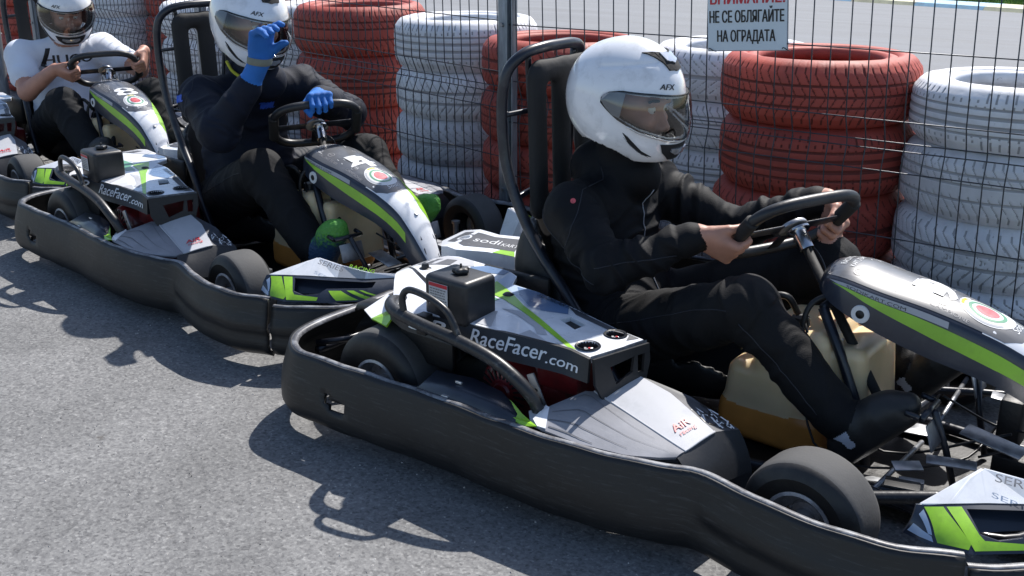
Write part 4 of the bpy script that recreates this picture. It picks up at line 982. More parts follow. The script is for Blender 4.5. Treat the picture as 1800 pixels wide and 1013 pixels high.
    # --- fuel tank between the legs
    ft = sdf_mesh('fuel_tank', [RBox((.875, -.005, .235), (.098, .135, .112), .034, -.16, 0), RBox((.965, -.005, .215), (.085, .112, .112), .026, -.10, 0, .006), RBox((.805, -.005, .155), (.10, .138, .085), .03, .12, 0, .02), RBox((.83, -.005, .098), (.135, .142, .054), .028, .04, 1, .012)], .0045, ['tank', 'tanklow'], K, folds=False, label='translucent beige fuel tank')
    lathe('tank_cap', [(0, .03), (.020, .03), (.022, .024), (.022, .006), (.026, 0), (.026, -.004)], (.865, -.075, .342), (0, 0, 1), 'black', ft, 24)
    tube('fuel_hose', [(.895, -.135, .335), (.895, -.135, .385), (.905, -.12, .425), (.93, -.09, .44), (.96, -.05, .42)], .0065, 'dark', ft, 10)
    tube('fuel_hose', [(.865, -.095, .385), (.845, -.12, .43), (.80, -.13, .42), (.77, -.12, .36), (.74, -.13, .28)], .008, 'dark', ft, 10)
    box('hose_clip', (.012, .022, .016), (.865, -.135, .345), 'steel', ft, .002)
    # --- steering
    n0 = V(.62916, -.30686, -.714).normalized(); q = V(.6417, -.3130, .70); hubp = V(.792, .034, .552)
    sc_ = tube('steering_column', [hubp + n0 * .05, hubp + n0 * .5], .0115, 'foam', K, 12, smooth=False)
    lathe('column_clamp', [(0, 0), (.030, 0), (.030, .005), (.018, .006), (.018, .055), (.0, .056)], hubp + n0 * .006, n0, 'chrome', K, 28)
    for a in (0, 2.2, 4.2):
        e = Matrix.Rotation(a, 3, n0) @ V(0, 1, 0); lathe('clamp_bolt', [(0, .004), (.004, .004), (.004, -.004)], hubp + n0 * .036 + e * .0185, e, 'black', K, 8)
    tubes('column_support', [([(.925, -.10, .415), (.985, -.115, .31), (1.055, -.125, .16), (1.07, -.13, .07)], .0125), ([(.925, .10, .415), (.985, .115, .31), (1.055, .125, .16), (1.07, .13, .07)], .0125), ([(.925, -.10, .415), (.925, .10, .415)], .01)], 'frame', K, smooth=False)
    e1 = V(.48207, .87477, .04883); e2 = V(.6096, -.37493, .69829); cc = V(.783, .024, .559)
    rim = []
    for k in range(28):
        a = 2 * math.pi * k / 28; c, s_ = math.cos(a), math.sin(a); ex = .62
        u = .147 * math.copysign(abs(c) ** ex, c); v = .118 * math.copysign(abs(s_) ** ex, s_)
        if v > .0: u *= 1 + .04 * v / .118
        rim.append(cc + e1 * u + e2 * v)
    sw = tube('steering_wheel', rim, .0145, 'black', K, 14, closed=True, seg=2, label='black steering wheel with thick side grips')
    for s in (-1, 1):
        tube('grip', [cc + e1 * s * .148 + e2 * v for v in (-.062, -.03, 0, .03, .062)], .0180, 'foam', sw, 14)
    bm = bmesh.new()
    for a, ln in ((0, .135), (math.pi, .135), (-math.pi / 2, .105)):
        d = e1 * math.cos(a) + e2 * math.sin(a); boxbm(bm, (ln, .030, .004), frame(cc + d * ln * .5 + n0 * .006, d, n0.cross(d)), .001)
    pieces('spoke', bm, 'frame', sw)
    lathe('hub_disc', [(0, -.004), (.034, -.004), (.036, 0), (.036, .005), (0, .006)], cc + n0 * .004, n0, 'steel', sw, 28)
    tube('cable', [cc + e1 * -.02 + n0 * .02, cc + e1 * .05 + n0 * .05 - e2 * .03, V(.86, .05, .47), V(.89, .02, .42)], .003, 'ink', sw, 8)
    # --- nose fairing
    NX = [.845, .87, .92, 1.0, 1.1, 1.2, 1.28, 1.36, 1.42, 1.46, 1.485]; NZ = [.462, .474, .478, .464, .447, .421, .393, .350, .285, .228, .19]; NW = [.045, .075, .097, .099, .091, .079, .068, .056, .044, .033, .026]
    NB = [.44, .43, .412, .382, .352, .328, .305, .262, .195, .145, .115]
    NXs = np.array(NX)
    def sm(x, Y):   # smooth interpolation
        i = min(max(int(np.searchsorted(NXs, x)) - 1, 0), len(NX) - 2); p = [Y[max(i - 1, 0)], Y[i], Y[i + 1], Y[min(i + 2, len(Y) - 1)]]; xs = [NX[max(i - 1, 0)], NX[i], NX[i + 1], NX[min(i + 2, len(NX) - 1)]]
        t = (x - NX[i]) / (NX[i + 1] - NX[i]); t = min(max(t, 0), 1); m0 = (p[2] - p[0]) / (xs[2] - xs[0]) * (NX[i + 1] - NX[i]); m1 = (p[3] - p[1]) / (xs[3] - xs[1]) * (NX[i + 1] - NX[i])
        return (2 * t ** 3 - 3 * t ** 2 + 1) * p[1] + (t ** 3 - 2 * t ** 2 + t) * m0 + (-2 * t ** 3 + 3 * t ** 2) * p[2] + (t ** 3 - t ** 2) * m1
    yc = lambda x: -.012 - .03 * (x - .85)
    def nt(x, v, h=0):
        w = sm(x, NW); t = max(-1, min(1, v / w)); return V(x, yc(x) + v, sm(x, NZ) + .020 * (1 - t * t) * min(1, w / .06) - .004 * abs(t) ** 6 + h)
    def ns(x, d, h=0, s=-1):   # d: 0 at the shoulder, 1 at the lower edge
        w = sm(x, NW); zt = sm(x, NZ); zb = sm(x, NB); return V(x, yc(x) + s * (w + .003 + .010 * math.sin(d * 1.6) + h), zt - .004 + (zb - zt) * d)
    xs = list(np.linspace(.845, 1.485, 54)); vs = []; fs = []; fm = []
    col = [('s', d) for d in (1, .75, .5, .25, .08)] + [('t', t) for t in (-1, -.92, -.75, -.5, -.25, 0, .25, .5, .75, .92, 1)] + [('r', d) for d in (.08, .25, .5, .75, 1)]
    for x in xs:
        for kd_, a in col:
            vs.append(ns(x, a) if kd_ == 's' else ns(x, a, s=1) if kd_ == 'r' else nt(x, a * sm(x, NW)))
    m = len(col)
    for i in range(len(xs) - 1):
        for k in range(m - 1):
            fs.append((i * m + k, i * m + k + 1, (i + 1) * m + k + 1, (i + 1) * m + k)[::-1]); fm.append(0)
    fs.append(tuple(range(m))); fm.append(0); fs.append(tuple(reversed([(len(xs) - 1) * m + k for k in range(m)]))); fm.append(0)
    nose = mk('nose_fairing', vs, fs, ['navy'], K, fm, True, label='long nose fairing with number panel and lime stripe'); nose.data.set_sharp_from_angle(angle=R(50))
    W_ = lambda x, f: f * sm(x, NW)
    # glossy dark plate on top, white lower part
    pl_ = [(x, W_(x, -.93)) for x in np.linspace(.862, 1.26, 20)] + [(1.29, W_(1.28, -.62)), (1.305, 0), (1.29, W_(1.28, .62))] + [(x, W_(x, .93)) for x in np.linspace(1.26, .862, 20)]
    sheet('number_plate', pl_, nt, 'film', nose, off=.0012, cuts=(.02, .015))
    wl = [(x, W_(x, -.96)) for x in np.linspace(1.215, 1.482, 14)] + [(x, W_(x, .96)) for x in np.linspace(1.482, 1.215, 14)]
    sheet('white_nose_film', wl, nt, 'white', nose, off=.0007, cuts=(.02, .012))
    sheet('green_edge', [(x, W_(x, .97)) for x in np.linspace(1.12, 1.40, 12)] + [(1.37, W_(1.37, .55)), (1.32, W_(1.32, .6)), (1.28, W_(1.28, .66)), (1.2, W_(1.2, .95))], nt, 'green', nose, off=.0016, cuts=(.02, .012))
    for s in (-1, 1):
        f2 = (lambda x, d, h=0: ns(x, d, h, -1)) if s < 0 else (lambda x, d, h=0: ns(x, d, h, 1))
        top = [(.885, .13), (.95, .16), (1.05, .17), (1.15, .20), (1.25, .24), (1.33, .26), (1.395, .20)]; bot = [(1.40, .50), (1.35, .60), (1.25, .62), (1.15, .55), (1.05, .44), (.97, .33), (.92, .22)]
        sheet('green_stripe', top + bot, f2, 'green', nose, off=.0010, cuts=(.02, .1))
        sheet('grey_stripe', [(.875, .03), (1.0, .0), (1.15, .01), (1.15, .16), (1.05, .15), (.95, .14), (.90, .12)], f2, 'lightgrey', nose, off=.0016, cuts=(.02, .1))
    fl = lambda u, v, h=0: ns(u, .155 - v * 12, h)
    text('lettering', 'SODIKART.COM', fl, .925, .0015, .0105, 'navy', nose, width=.135, off=.0024, cuts=(.02, None))
    o = lathe('nose_fixing', [(.010, .002), (.020, .002), (.021, 0), (.021, -.003)], ns(.965, .72), (0, -1, 0), 'inkwhite', nose, 24); lathe('fixing_screw', [(0, .003), (.007, .003), (.010, .001), (.010, 0)], ns(.965, .72), (0, -1, 0), 'dark', o, 16)
    lathe('nose_fixing', [(0, .004), (.006, .003), (.008, 0)], nt(1.385, .0), (0.4, 0, 1), 'steel', nose, 16)
    # round race badge on the nose
    bc = 1.205; by = -.002
    def ring(r1, r0, m, off, a0=0, a1=2 * math.pi): 
        n = 30; o_ = [(bc + r1 * 1.15 * math.cos(a0 + (a1 - a0) * k / n), by + r1 * math.sin(a0 + (a1 - a0) * k / n)) for k in range(n + (0 if a1 - a0 > 6.28 else 1))]
        if r0: i_ = [(bc + r0 * 1.15 * math.cos(a0 + (a1 - a0) * k / n), by + r0 * math.sin(a0 + (a1 - a0) * k / n)) for k in range(n + (0 if a1 - a0 > 6.28 else 1))]
        if r0 and a1 - a0 < 6.28: return sheet('t', o_ + i_[::-1], nt, m, nose, off=off, cuts=(.02, .012))
        return sheet('t', o_, nt, m, nose, holes=[i_] if r0 else (), off=off, cuts=(.02, .012))
    merge('round_badge', [ring(.052, 0, 'inkwhite', .0018), ring(.036, .029, 'teal', .0022), ring(.022, 0, 'inkpink', .0022), ring(.049, .043, 'darkgrey', .0022, 1.2, 2.6), ring(.049, .043, 'yellow', .0022, 2.8, 3.5), ring(.049, .043, 'lightgrey', .0022, 3.9, 5.6)], nose)
    tf = lambda u, v, h=0: nt(u, v, h)     # text frame: along +y, up towards the driver
    rot = lambda cx, cy, fn: (lambda u, v, h=0: nt(cx - v, cy + u, h))
    text('lettering', 'Sodi', rot(1.278, -.025, nt), 0, 0, .024, 'inkwhite', nose, width=.046, off=.0018, cuts=(.012, .012), shear=.3)
    text('lettering', 'RACING', rot(.895, -.035, nt), 0, 0, .020, 'inkwhite', nose, width=.060, off=.0018, cuts=(.012, .012), bold=.01)
    text('lettering', 'KART TEAM', rot(.918, -.042, nt), 0, 0, .018, 'inkwhite', nose, width=.078, off=.0018, cuts=(.012, .012), bold=.01)
    side = lambda cx, cy: (lambda u, v, h=0: nt(cx + u, cy + v, h))
    text('lettering', 'RACING TEAM', side(.95, -.075), 0, 0, .016, 'inkgrey', nose, width=.10, off=.0018, cuts=(.012, .012)); text('lettering', 'CAMPIONE', side(1.10, -.072), 0, 0, .014, 'inkgrey', nose, width=.085, off=.0018, cuts=(.012, .012))
    rg = random.Random(21); ob = []
    for cx, cy in ((.935, -.058), (.985, -.045), (.99, .055), (1.05, .052), (1.12, -.045), (.90, .03)):
        ob.append(sheet('t', circle(cx, cy, .013, 18), nt, 'inkgrey', nose, holes=[circle(cx, cy, .010, 18)], off=.0018)); ob.append(sheet('t', [(cx - .008, cy - .003), (cx + .008, cy - .003), (cx + .008, cy + .003), (cx - .008, cy + .003)], nt, 'inkgrey', nose, off=.0018))
    for i in range(14):
        x, y = rg.uniform(.88, 1.2), rg.uniform(-.07, .07); a = rg.uniform(0, 3); l = rg.uniform(.006, .02); dx, dy = math.cos(a) * l, math.sin(a) * l * .5
        ob.append(sheet('t', [(x, y), (x + dx, y + dy), (x + dx + .0015, y + dy + .0015), (x + .0015, y + .0015)], nt, 'inkwhite', nose, off=.0019))
    sp0 = merge('small_print', ob, nose); sp0['kind'] = 'stuff'
    # --- front pods
    for s in (-1, 1):
        g = (lambda p: V(p[0], p[1], p[2])) if s < 0 else (lambda p: V(p[0], -p[1], p[2]))
        Bp = [(1.285, -.566, .188), (1.34, -.580, .188), (1.41, -.565, .188), (1.50, -.492, .188), (1.58, -.40, .189), (1.635, -.29, .19)]; Tp = [(1.298, -.548, .242), (1.345, -.512, .243), (1.40, -.468, .243), (1.47, -.418, .242), (1.54, -.36, .240), (1.595, -.275, .238)]
        def sf2(u, v, h=0):
            x = u * 5; i = min(int(x), 4); t = x - i; a = V(*Bp[i]).lerp(V(*Bp[i + 1]), t); b = V(*Tp[i]).lerp(V(*Tp[i + 1]), t); p = a.lerp(b, v) + V(.5, -.8, .15).normalized() * (h + .010 * math.sin(v * 3.14)); return g(p)
        hole = [(.30, .90), (.86, .86), (.84, .60), (.58, .56), (.55, .34), (.47, .28), (.40, .42)]
        fp = sheet('front_pod', [(0, 0), (1, 0), (1, 1), (0, 1)], sf2, 'navy', K, holes=[hole], thick=.006, cuts=(.05, .2), label='silver and green front pod')
        sheet('pod_well', [(.24, .15), (.9, .15), (.9, .98), (.24, .98)], lambda u, v, h=0: sf2(u, v, h - .030), 'navy', fp)
        gr = [[(.05, .95), (.17, .95), (.37, .22), (.37, .08), (.22, .10)], [(.19, .95), (.27, .95), (.42, .30), (.56, .22), (.56, .08), (.40, .08)], [(.60, .50), (.67, .50), (.77, .08), (.66, .08)], [(.70, .51), (.74, .51), (.85, .10), (.81, .09)], [(.77, .52), (.79, .52), (.90, .12), (.88, .11)]]
        merge('green_graphics', [sheet('t', p, sf2, 'green', fp, off=.0012, cuts=(.05, .2)) for p in gr], fp)
        merge('blue_graphics', [sheet('t', p, sf2, 'paleblue', fp, off=.0014, cuts=(.05, .2)) for p in ([(.01, .16), (.02, .45), (.10, .30), (.17, .22), (.20, .10), (.1, .10)], [(.03, .74), (.05, .88), (.17, .25), (.14, .26)])], fp)
        P1, P2, P3, P4 = (1.372, -.412, .284), (1.455, -.390, .273), (1.535, -.352, .260), (1.60, -.262, .246)
        vs = [g(p) for p in Tp] + [g(p) for p in (P1, P2, P3, P4)] + [g(p) for p in ((1.39, -.35, .20), (1.46, -.33, .19), (1.55, -.29, .19), (1.59, -.2, .19))]
        fs = [(0, 6, 1), (1, 6, 2), (2, 6, 7, 3), (3, 7, 8, 4), (4, 8, 9, 5), (6, 10, 11, 7), (7, 11, 12, 8), (8, 12, 13, 9), (0, 10, 6)]
        if s < 0: fs = [tuple(reversed(f)) for f in fs]
        tp = mk('pod_top', vs, fs, ['white', 'lightgrey', 'darkgrey'], fp, fm=[0, 0, 0, 1, 0, 0, 1, 1, 2]); b2 = bmesh.new(); b2.from_mesh(tp.data); bmesh.ops.recalc_face_normals(b2, faces=b2.faces); bmesh.ops.bevel(b2, geom=[e for e in b2.edges if len(e.link_faces) == 2], offset=.004, segments=2, affect='EDGES'); b2.to_mesh(tp.data); b2.free(); solid(tp, .004, 0)
        if s < 0:
            text('lettering', 'SERIES', plane_f((1.400, -.432, .270), (1, .33, -.16), (-.2, .6, .5)), 0, 0, .024, 'inkgrey', fp, width=.09, off=.006); text('lettering', 'RACING', plane_f((1.49, -.383, .2665), (1, .55, -.16), (-.3, .6, .5)), 0, 0, .018, 'green', fp, width=.08, off=.006)
    bm = bmesh.new(); boxbm(bm, (.06, .52, .045), Matrix.Translation((1.61, 0, .212)), .015, 3); boxbm(bm, (.16, .16, .05), Matrix.Translation((1.53, 0, .16)), .02); from_bm('front_fairing', bm, 'navy', K, smooth=True, angle=40)
    text('lettering', 'sodi', plane_f((1.641, -.07, .20), (0, 1, 0), (0, 0, 1)), 0, 0, .03, 'inkwhite', K, width=.14, off=.0015)
    # --- pedals
    for s in (-1, 1):
        pd = tubes('pedal', [([(1.27, s * .12, .05), (1.24, s * .13, .16), (1.215, s * .17, .262)], .008), ([(1.205, s * .115, .262), (1.205, s * .225, .262)], .0075), ([(1.20, s * .225, .262), (1.17, s * .225, .268)], .007), ([(1.20, s * .115, .262), (1.17, s * .115, .268)], .007)], 'frame', K, smooth=False)
        box('pedal_plate', (.004, .09, .06), frame((1.222, s * .17, .215), (1, 0, .3), (0, 1, 0)), 'steel', pd, .001); 
    bm = bmesh.new(); boxbm(bm, (.10, .09, .004), frame((1.10, -.19, .055), (1, 0, .1), (0, 1, 0)), .001); boxbm(bm, (.10, .09, .004), frame((1.10, .17, .055), (1, 0, .1), (0, 1, 0)), .001); pieces('heel_rest', bm, 'steel', K)
    return K, nose, nt
KART, NOSE, NT = build_kart()
def number(nose, s, patch):
    rot = (lambda u, v, h=0: NT(1.085 - v, -.045 + u, h))
    t = text('race_number', s, rot, .0, -.055, .135, 'inkwhite', nose, bold=.055, width=.092, off=.0020, cuts=(.012, .012), label=f'white race number {s}'); t['own'] = 1
    if patch:
        p = sheet('paper_patch', patch, NT, 'sticker', nose, off=.0034, cuts=(.02, .015)); p['own'] = 1
POSE = [(0, 0, 0), (-1.91029, .35041, -.13142), (-3.80468, .79104, -.17964)]
KL = ['black white and lime racing kart numbered 9, nearest the camera', 'black white and lime racing kart numbered 4, middle of the row', 'black white and lime racing kart numbered 8, last in the row at left']
roots = [KART]
for i in (1, 2): roots.append(copy_tree(KART, swap=True))
for i, r in enumerate(roots):
    tag(r, KL[i], 'go-kart', 'racing karts waiting in a row'); r.location = (POSE[i][0], POSE[i][1], 0); r.rotation_euler = (0, 0, POSE[i][2])
    ns_ = [c for c in r.children if c.name.startswith('nose_fairing')][0]
    ns_.location = [(.055, 0, .015), (0, 0, .004), (-.01, 0, .022)][i]
    number(ns_, '948'[i], [[(1.045, -.030), (1.115, -.030), (1.115, .012), (1.045, .012)], [(1.035, -.030), (1.085, -.030), (1.085, .018), (1.035, .018)], None][i])

# ================================================================== HELMETS
def helmet(parent, center, head, pitch, roll=0, label=None):
    """full-face helmet, x forward, z up in its own frame"""
    root = bpy.data.objects.new('helmet', HM['shell']); C.objects.link(root); root.parent = parent
    if label: root['label'] = label
    root.location = center; root.rotation_euler = (Matrix.Rotation(head, 3, 'Z') @ Matrix.Rotation(pitch, 3, 'Y') @ Matrix.Rotation(roll, 3, 'X')).to_euler()
    for nme, me in HM['parts']:
        c = bpy.data.objects.new(nme, me); C.objects.link(c); c.parent = root
    return root
def build_helmet():
    outer = [Ell((-.006, 0, .012), (.157, .128, .152), k=.03), Ell((.020, 0, -.055), (.137, .116, .105), k=.05), Ell((.085, 0, -.095), (.068, .072, .052), k=.05), Ell((-.09, 0, .0), (.080, .095, .11), k=.05)]
    inner = [Ell((-.006, 0, .010), (.130, .102, .128), k=.03), Ell((.010, 0, -.07), (.122, .092, .12), k=.04), Cap((0, 0, -.05), (-.01, 0, -.25), .098, .110, k=.02)]
    h = .0032; lo = np.array((-.19, -.15, -.18)); hi = np.array((.19, .15, .19))
    Fo = grid_field(lo, hi, h); add_prims(Fo, lo, h, outer); Fi = grid_field(lo, hi, h); add_prims(Fi, lo, h, inner)
    def od(P):
        d = np.full(len(P), 9.0)
        for p in outer:
            q = p.d(P); k = p.k; hh = np.clip(.5 + .5 * (d - q) / k, 0, 1); d = d * (1 - hh) + q * hh - k * hh * (1 - hh)
        return d
    X, Y, Z = np.meshgrid(*[lo[a] + h * np.arange(Fo.shape[a]) for a in range(3)], indexing='ij')
    az = np.degrees(np.arctan2(np.abs(Y), X))
    zu = np.interp(az, [0, 40, 75, 92, 100], [.040, .041, .038, .030, .018]); zl = np.interp(az, [0, 20, 50, 78, 92, 100], [-.058, -.056, -.040, -.018, .002, .012])
    dport = np.maximum(np.maximum(Z - zu, zl - Z), (az - 98) * .0022)
    dcut = -(Z + .128 + .22 * (X - .0) * (X > 0) + .02 * X * (X <= 0) - .035 * np.clip((X - .06) / .1, 0, 1))      # below = outside
    G = np.maximum(np.maximum(Fo, -Fi), np.maximum(-dport, dcut))
    # swept groove over the side of the crown
    gr = np.abs(Z - (.095 + .25 * (X + .02))) ; 
    G = G + .0035 * np.exp(-(gr / .005) ** 2) * ((X > -.05) & (X < .085) & (np.abs(Y) > .04))
    pos, q = nets(G, lo, h)
    for _ in range(2):   # light smoothing
        acc = np.zeros_like(pos); cn = np.zeros(len(pos))
        for i in range(4): np.add.at(acc, q[:, i], pos[q[:, (i + 1) % 4]] + pos[q[:, (i + 3) % 4]]); np.add.at(cn, q[:, i], 2)
        pos = .5 * pos + .5 * acc / cn[:, None]
    do = np.abs(od(pos)); fm = (do[q].max(1) > .0050).astype(int)
    o = np_mesh('helmet', pos, q, ['helmet', 'lining'], fm); shell = o.data; bpy.data.objects.remove(o)
    # surface lookup on the outer form
    def surf(azd, z, off=0, lim=None):
        a = R(azd); d = np.array([math.cos(a), math.sin(a)]); lo_, hi_ = .0, .22
        ts = np.linspace(.02, .20, 90); D = od(np.stack([d[0] * ts, d[1] * ts, np.full(90, z)], 1)); i = np.where(D > 0)[0]
        t = ts[0] if not len(i) else (ts[i[0] - 1] + (ts[i[0]] - ts[i[0] - 1]) * (-D[i[0] - 1]) / (D[i[0]] - D[i[0] - 1]) if i[0] > 0 else ts[0])
        p = np.array([[d[0] * t, d[1] * t, z]]); e = 1e-3; n = np.array([(od(p + e * np.eye(3)[k]) - od(p - e * np.eye(3)[k]))[0] for k in range(3)]); n /= np.linalg.norm(n)
        return V(*(p[0] + n * off))
    parts = []
    def keep(o, nm): parts.append((nm, o.data)); o.data.name = nm; bpy.data.objects.remove(o)
    # visor
    azs = np.linspace(-97, 97, 60); vs = []; fs = []
    for a in azs:
        u = np.interp(abs(a), [0, 40, 75, 90, 97], [.047, .048, .044, .034, .014]); l = np.interp(abs(a), [0, 20, 50, 75, 90, 97], [-.066, -.063, -.047, -.024, -.004, .008])
        for k in range(7):
            z = l + (u - l) * k / 6; vs.append(surf(a, z, .0045 + .002 * math.sin(k / 6 * math.pi) + (.006 if abs(a) < 60 else .006 * (97 - abs(a)) / 37)))
    for i in range(len(azs) - 1):
        for k in range(6): fs.append((i * 7 + k, (i + 1) * 7 + k, (i + 1) * 7 + k + 1, i * 7 + k + 1))
    keep(mk('visor', vs, fs, 'visor', smooth=True), 'visor')
    # rubber seal all round the port and bright lower rim
    loopu = [surf(a, np.interp(abs(a), [0, 40, 75, 90, 98], [.047, .048, .044, .034, .016]), .003) for a in np.linspace(-97, 97, 50)]
    loopl = [surf(a, np.interp(abs(a), [0, 20, 50, 75, 90, 98], [-.066, -.063, -.047, -.024, -.004, .008]), .003) for a in np.linspace(97, -97, 50)]
    keep(tube('visor_seal', loopu + loopl, .0028, 'lining', None, 6, closed=True, seg=1, smooth=False), 'visor_seal')
    keep(tube('lower_rim', [surf(a, np.interp(abs(a), [0, 20, 50, 75], [-.068, -.065, -.049, -.026]), .006) for a in np.linspace(-62, 62, 36)], .0028, 'silver', None, 8, seg=1, smooth=False), 'lower_rim')
    for sgn in (-1, 1):
        f = lambda u, v, h_=0: surf(sgn * u, v, .006 + h_)
        keep(sheet('pivot_cover', [(72, -.022), (80, -.018), (90, -.002), (97, .012), (96, .026), (88, .036), (78, .041), (70, .042)], f, 'hgrey', None, thick=.003, cuts=(5, .012)), 'pivot_cover')
        f3 = lambda u, v, h_=0: surf(sgn * u, v, .001 + h_)
        keep(sheet('side_vent', [(66, -.058), (60, -.066), (42, -.100), (30, -.113), (40, -.110), (56, -.088)], f3, 'lining', None, thick=.002, cuts=(6, .012), off=.001), 'side_vent')
        keep(sheet('side_vent_lip', [(64, -.068), (58, -.082), (46, -.102), (33, -.114), (44, -.104), (56, -.086)], f3, 'silver', None, thick=.002, cuts=(6, .012), off=.003), 'side_vent_lip')
    f = lambda u, v, h_=0: surf(u, v, .002 + h_)
    keep(sheet('chin_vent', [(-26, -.076), (26, -.076), (22, -.098), (12, -.118), (-12, -.118), (-22, -.098)], f, 'lining', None, thick=.003, cuts=(6, .012), off=.002), 'chin_vent')
    keep(sheet('chin_vent_bar', [(-14, -.086), (14, -.086), (14, -.094), (8, -.102), (-8, -.102), (-14, -.094)], f, 'silver', None, thick=.004, cuts=(6, .012), off=.006), 'chin_vent_bar')
    # crown vent: mapped straight down on the front of the crown
    def crown(x, y, off=0):
        zs = np.linspace(.02, .19, 90); D = od(np.stack([np.full(90, x), np.full(90, y), zs], 1)); i = np.where(D > 0)[0][0]; z = zs[i]
        p = np.array([[x, y, z]]); e = 1e-3; n = np.array([(od(p + e * np.eye(3)[k]) - od(p - e * np.eye(3)[k]))[0] for k in range(3)]); n /= np.linalg.norm(n); return V(*(p[0] + n * off))
    fc = lambda u, v, h_=0: crown(u, v, .003 + h_)
    keep(sheet('crown_vent', [(.040, -.062), (.062, -.052), (.094, -.038), (.112, -.032), (.120, 0), (.112, .032), (.094, .038), (.062, .052), (.040, .062), (.062, .040), (.074, .02), (.078, 0), (.074, -.02), (.062, -.040)], fc, 'lining', None, thick=.006, cuts=(.01, .01)), 'crown_vent')
    keep(sheet('crown_vent_bar', [(.072, -.030), (.096, -.026), (.106, 0), (.096, .026), (.072, .030), (.082, 0)], fc, 'silver', None, thick=.004, cuts=(.01, .01), off=.003), 'crown_vent_bar')
    keep(text('lettering', 'AFX', lambda u, v, h_=0: surf(u * 400 - 33, v, .001 + h_), 0, .062, .019, 'ink', None, bold=.05, width=.048, cuts=(.008, .008), shear=.3), 'lettering')
    bpy.context.view_layer.update()
    return dict(shell=shell, parts=parts)
HM = build_helmet()

# ================================================================== PEOPLE
def unit(v): v = np.array(v, float); return v / np.linalg.norm(v)
def hand(bar, s, f, right=True, mi=2, sc=1.0, grip=.019, spread=1.0, curls=None, wrist=None):
    """hand closed on a bar at `bar` running along s; f = from the wrist to the knuckles"""
    s = unit(s); f = np.array(f, float); f = unit(f - s * (f @ s)); n = np.cross(f, s) if right else np.cross(s, f)     # n = back of the hand
    bar = np.array(bar, float); P = []
    kn = bar + n * (grip + .010) + f * .006          # knuckle line just beyond the bar
    W_ = kn - f * .088 * sc - n * .004
    if wrist is not None: W_ = np.array(wrist, float)
    palm_a = W_ + f * .012
    for j, o in enumerate((.030, .010, -.010, -.029)):
        P.append(Cap(W_ + s * o * .55 + f * .004, kn + s * o * sc, .0165 * sc, .0125 * sc, mi, .010))
    P.append(Ell(W_ + f * .045 * sc, (.045 * sc, .038 * sc, .017 * sc), mi, .012, rot=np.stack([f, s, n], 1)))
    ln = [(.040, .025, .020), (.044, .028, .021), (.041, .026, .020), (.032, .020, .018)]
    for j, o in enumerate((.030, .010, -.010, -.029)):
        a = kn + s * o * sc; ang = .15; r = [.0098, .0090, .0083, .0073]; c = (curls[j] if curls else (1.02, 1.35, 1.1))
        if j == 3: r = [x * .88 for x in r]
        for i in range(3):
            ang += c[i] if i else c[0] * .8
            d = f * math.cos(ang) - n * math.sin(ang) + s * (.10 * (1.5 - j) * spread * .25)
            b = a + unit(d) * ln[j][i] * sc * .93; P.append(Cap(a, b, r[i] * sc, r[i + 1] * sc, mi, .0028)); a = b
    t0 = W_ + f * .022 * sc + s * .026 * sc - n * .006; t1 = t0 + (f * .030 + s * .020 - n * .012) * sc; t2 = t1 + (f * .026 + s * .004 - n * .020) * sc; t3 = t2 + (f * .014 - s * .010 - n * .020) * sc
    P += [Cap(t0, t1, .0160 * sc, .0125 * sc, mi, .010), Cap(t1, t2, .0112 * sc, .0102 * sc, mi, .004), Cap(t2, t3, .0100 * sc, .0080 * sc, mi, .003)]
    return P, W_
def head_prims(c, head, pitch, mi=2):
    Rm = np.array(Matrix.Rotation(head, 3, 'Z') @ Matrix.Rotation(pitch, 3, 'Y')); c = np.array(c, float)
    g = lambda x, y, z: c + Rm @ np.array((x, y, z))
    P = [Ell(g(-.012, 0, .020), (.096, .075, .104), mi, .02, rot=Rm), Ell(g(.030, 0, -.045), (.060, .058, .072), mi, .03, rot=Rm), Cap(g(.062, 0, -.095), g(.070, 0, -.095), .024, .02, mi, .02),
         Cap(g(.082, 0, .012), g(.104, 0, -.030), .008, .0125, mi, .012), Ell(g(.094, .012, -.034), (.012, .009, .008), mi, .008, rot=Rm), Ell(g(.094, -.012, -.034), (.012, .009, .008), mi, .008, rot=Rm),
         Cap(g(.078, -.040, .030), g(.084, .040, .030), .0085, .0085, mi, .014), Cap(g(.088, -.020, -.064), g(.088, .020, -.064), .0065, .0065, mi, .006), Cap(g(.086, -.017, -.075), g(.086, .017, -.075), .007, .007, mi, .006),
         Ell(g(.062, .042, -.020), (.025, .022, .022), mi, .02, rot=Rm), Ell(g(.062, -.042, -.020), (.025, .022, .022), mi, .02, rot=Rm)]
    sub = [Ell(g(.092, s * .031, .014), (.014, .019, .010), k=.006, rot=Rm) for s in (-1, 1)]
    return P, sub, g, Rm
def face_bits(par, g, Rm):
    for s in (-1, 1):
        e = g(.073, s * .031, .013); v, f, _ = [], [], []
        bm = bmesh.new(); bmesh.ops.create_uvsphere(bm, u_segments=16, v_segments=10, radius=.0125); bmesh.ops.translate(bm, verts=bm.verts, vec=Vector(e)); eo = from_bm('eye', bm, 'eye', par, smooth=True)
        bm = bmesh.new(); bmesh.ops.create_uvsphere(bm, u_segments=12, v_segments=8, radius=.0062); bmesh.ops.translate(bm, verts=bm.verts, vec=Vector(g(.0795, s * .031, .011))); from_bm('iris', bm, 'iris', eo, smooth=True)
        tube('eyebrow', [g(.084, s * .014, .034), g(.089, s * .030, .038), g(.074, s * .050, .034)], .0035, 'hair', par, 6, seg=3)
def on_body(body, o, d, off=.0012):
    """point where a ray meets the clothed body"""
    bt = body['bt'] if False else BVT[body.name]; h_ = bt.ray_cast(Vector(o), Vector(d)); return (h_[0] + h_[1] * off) if h_[0] else None
BVT = {}
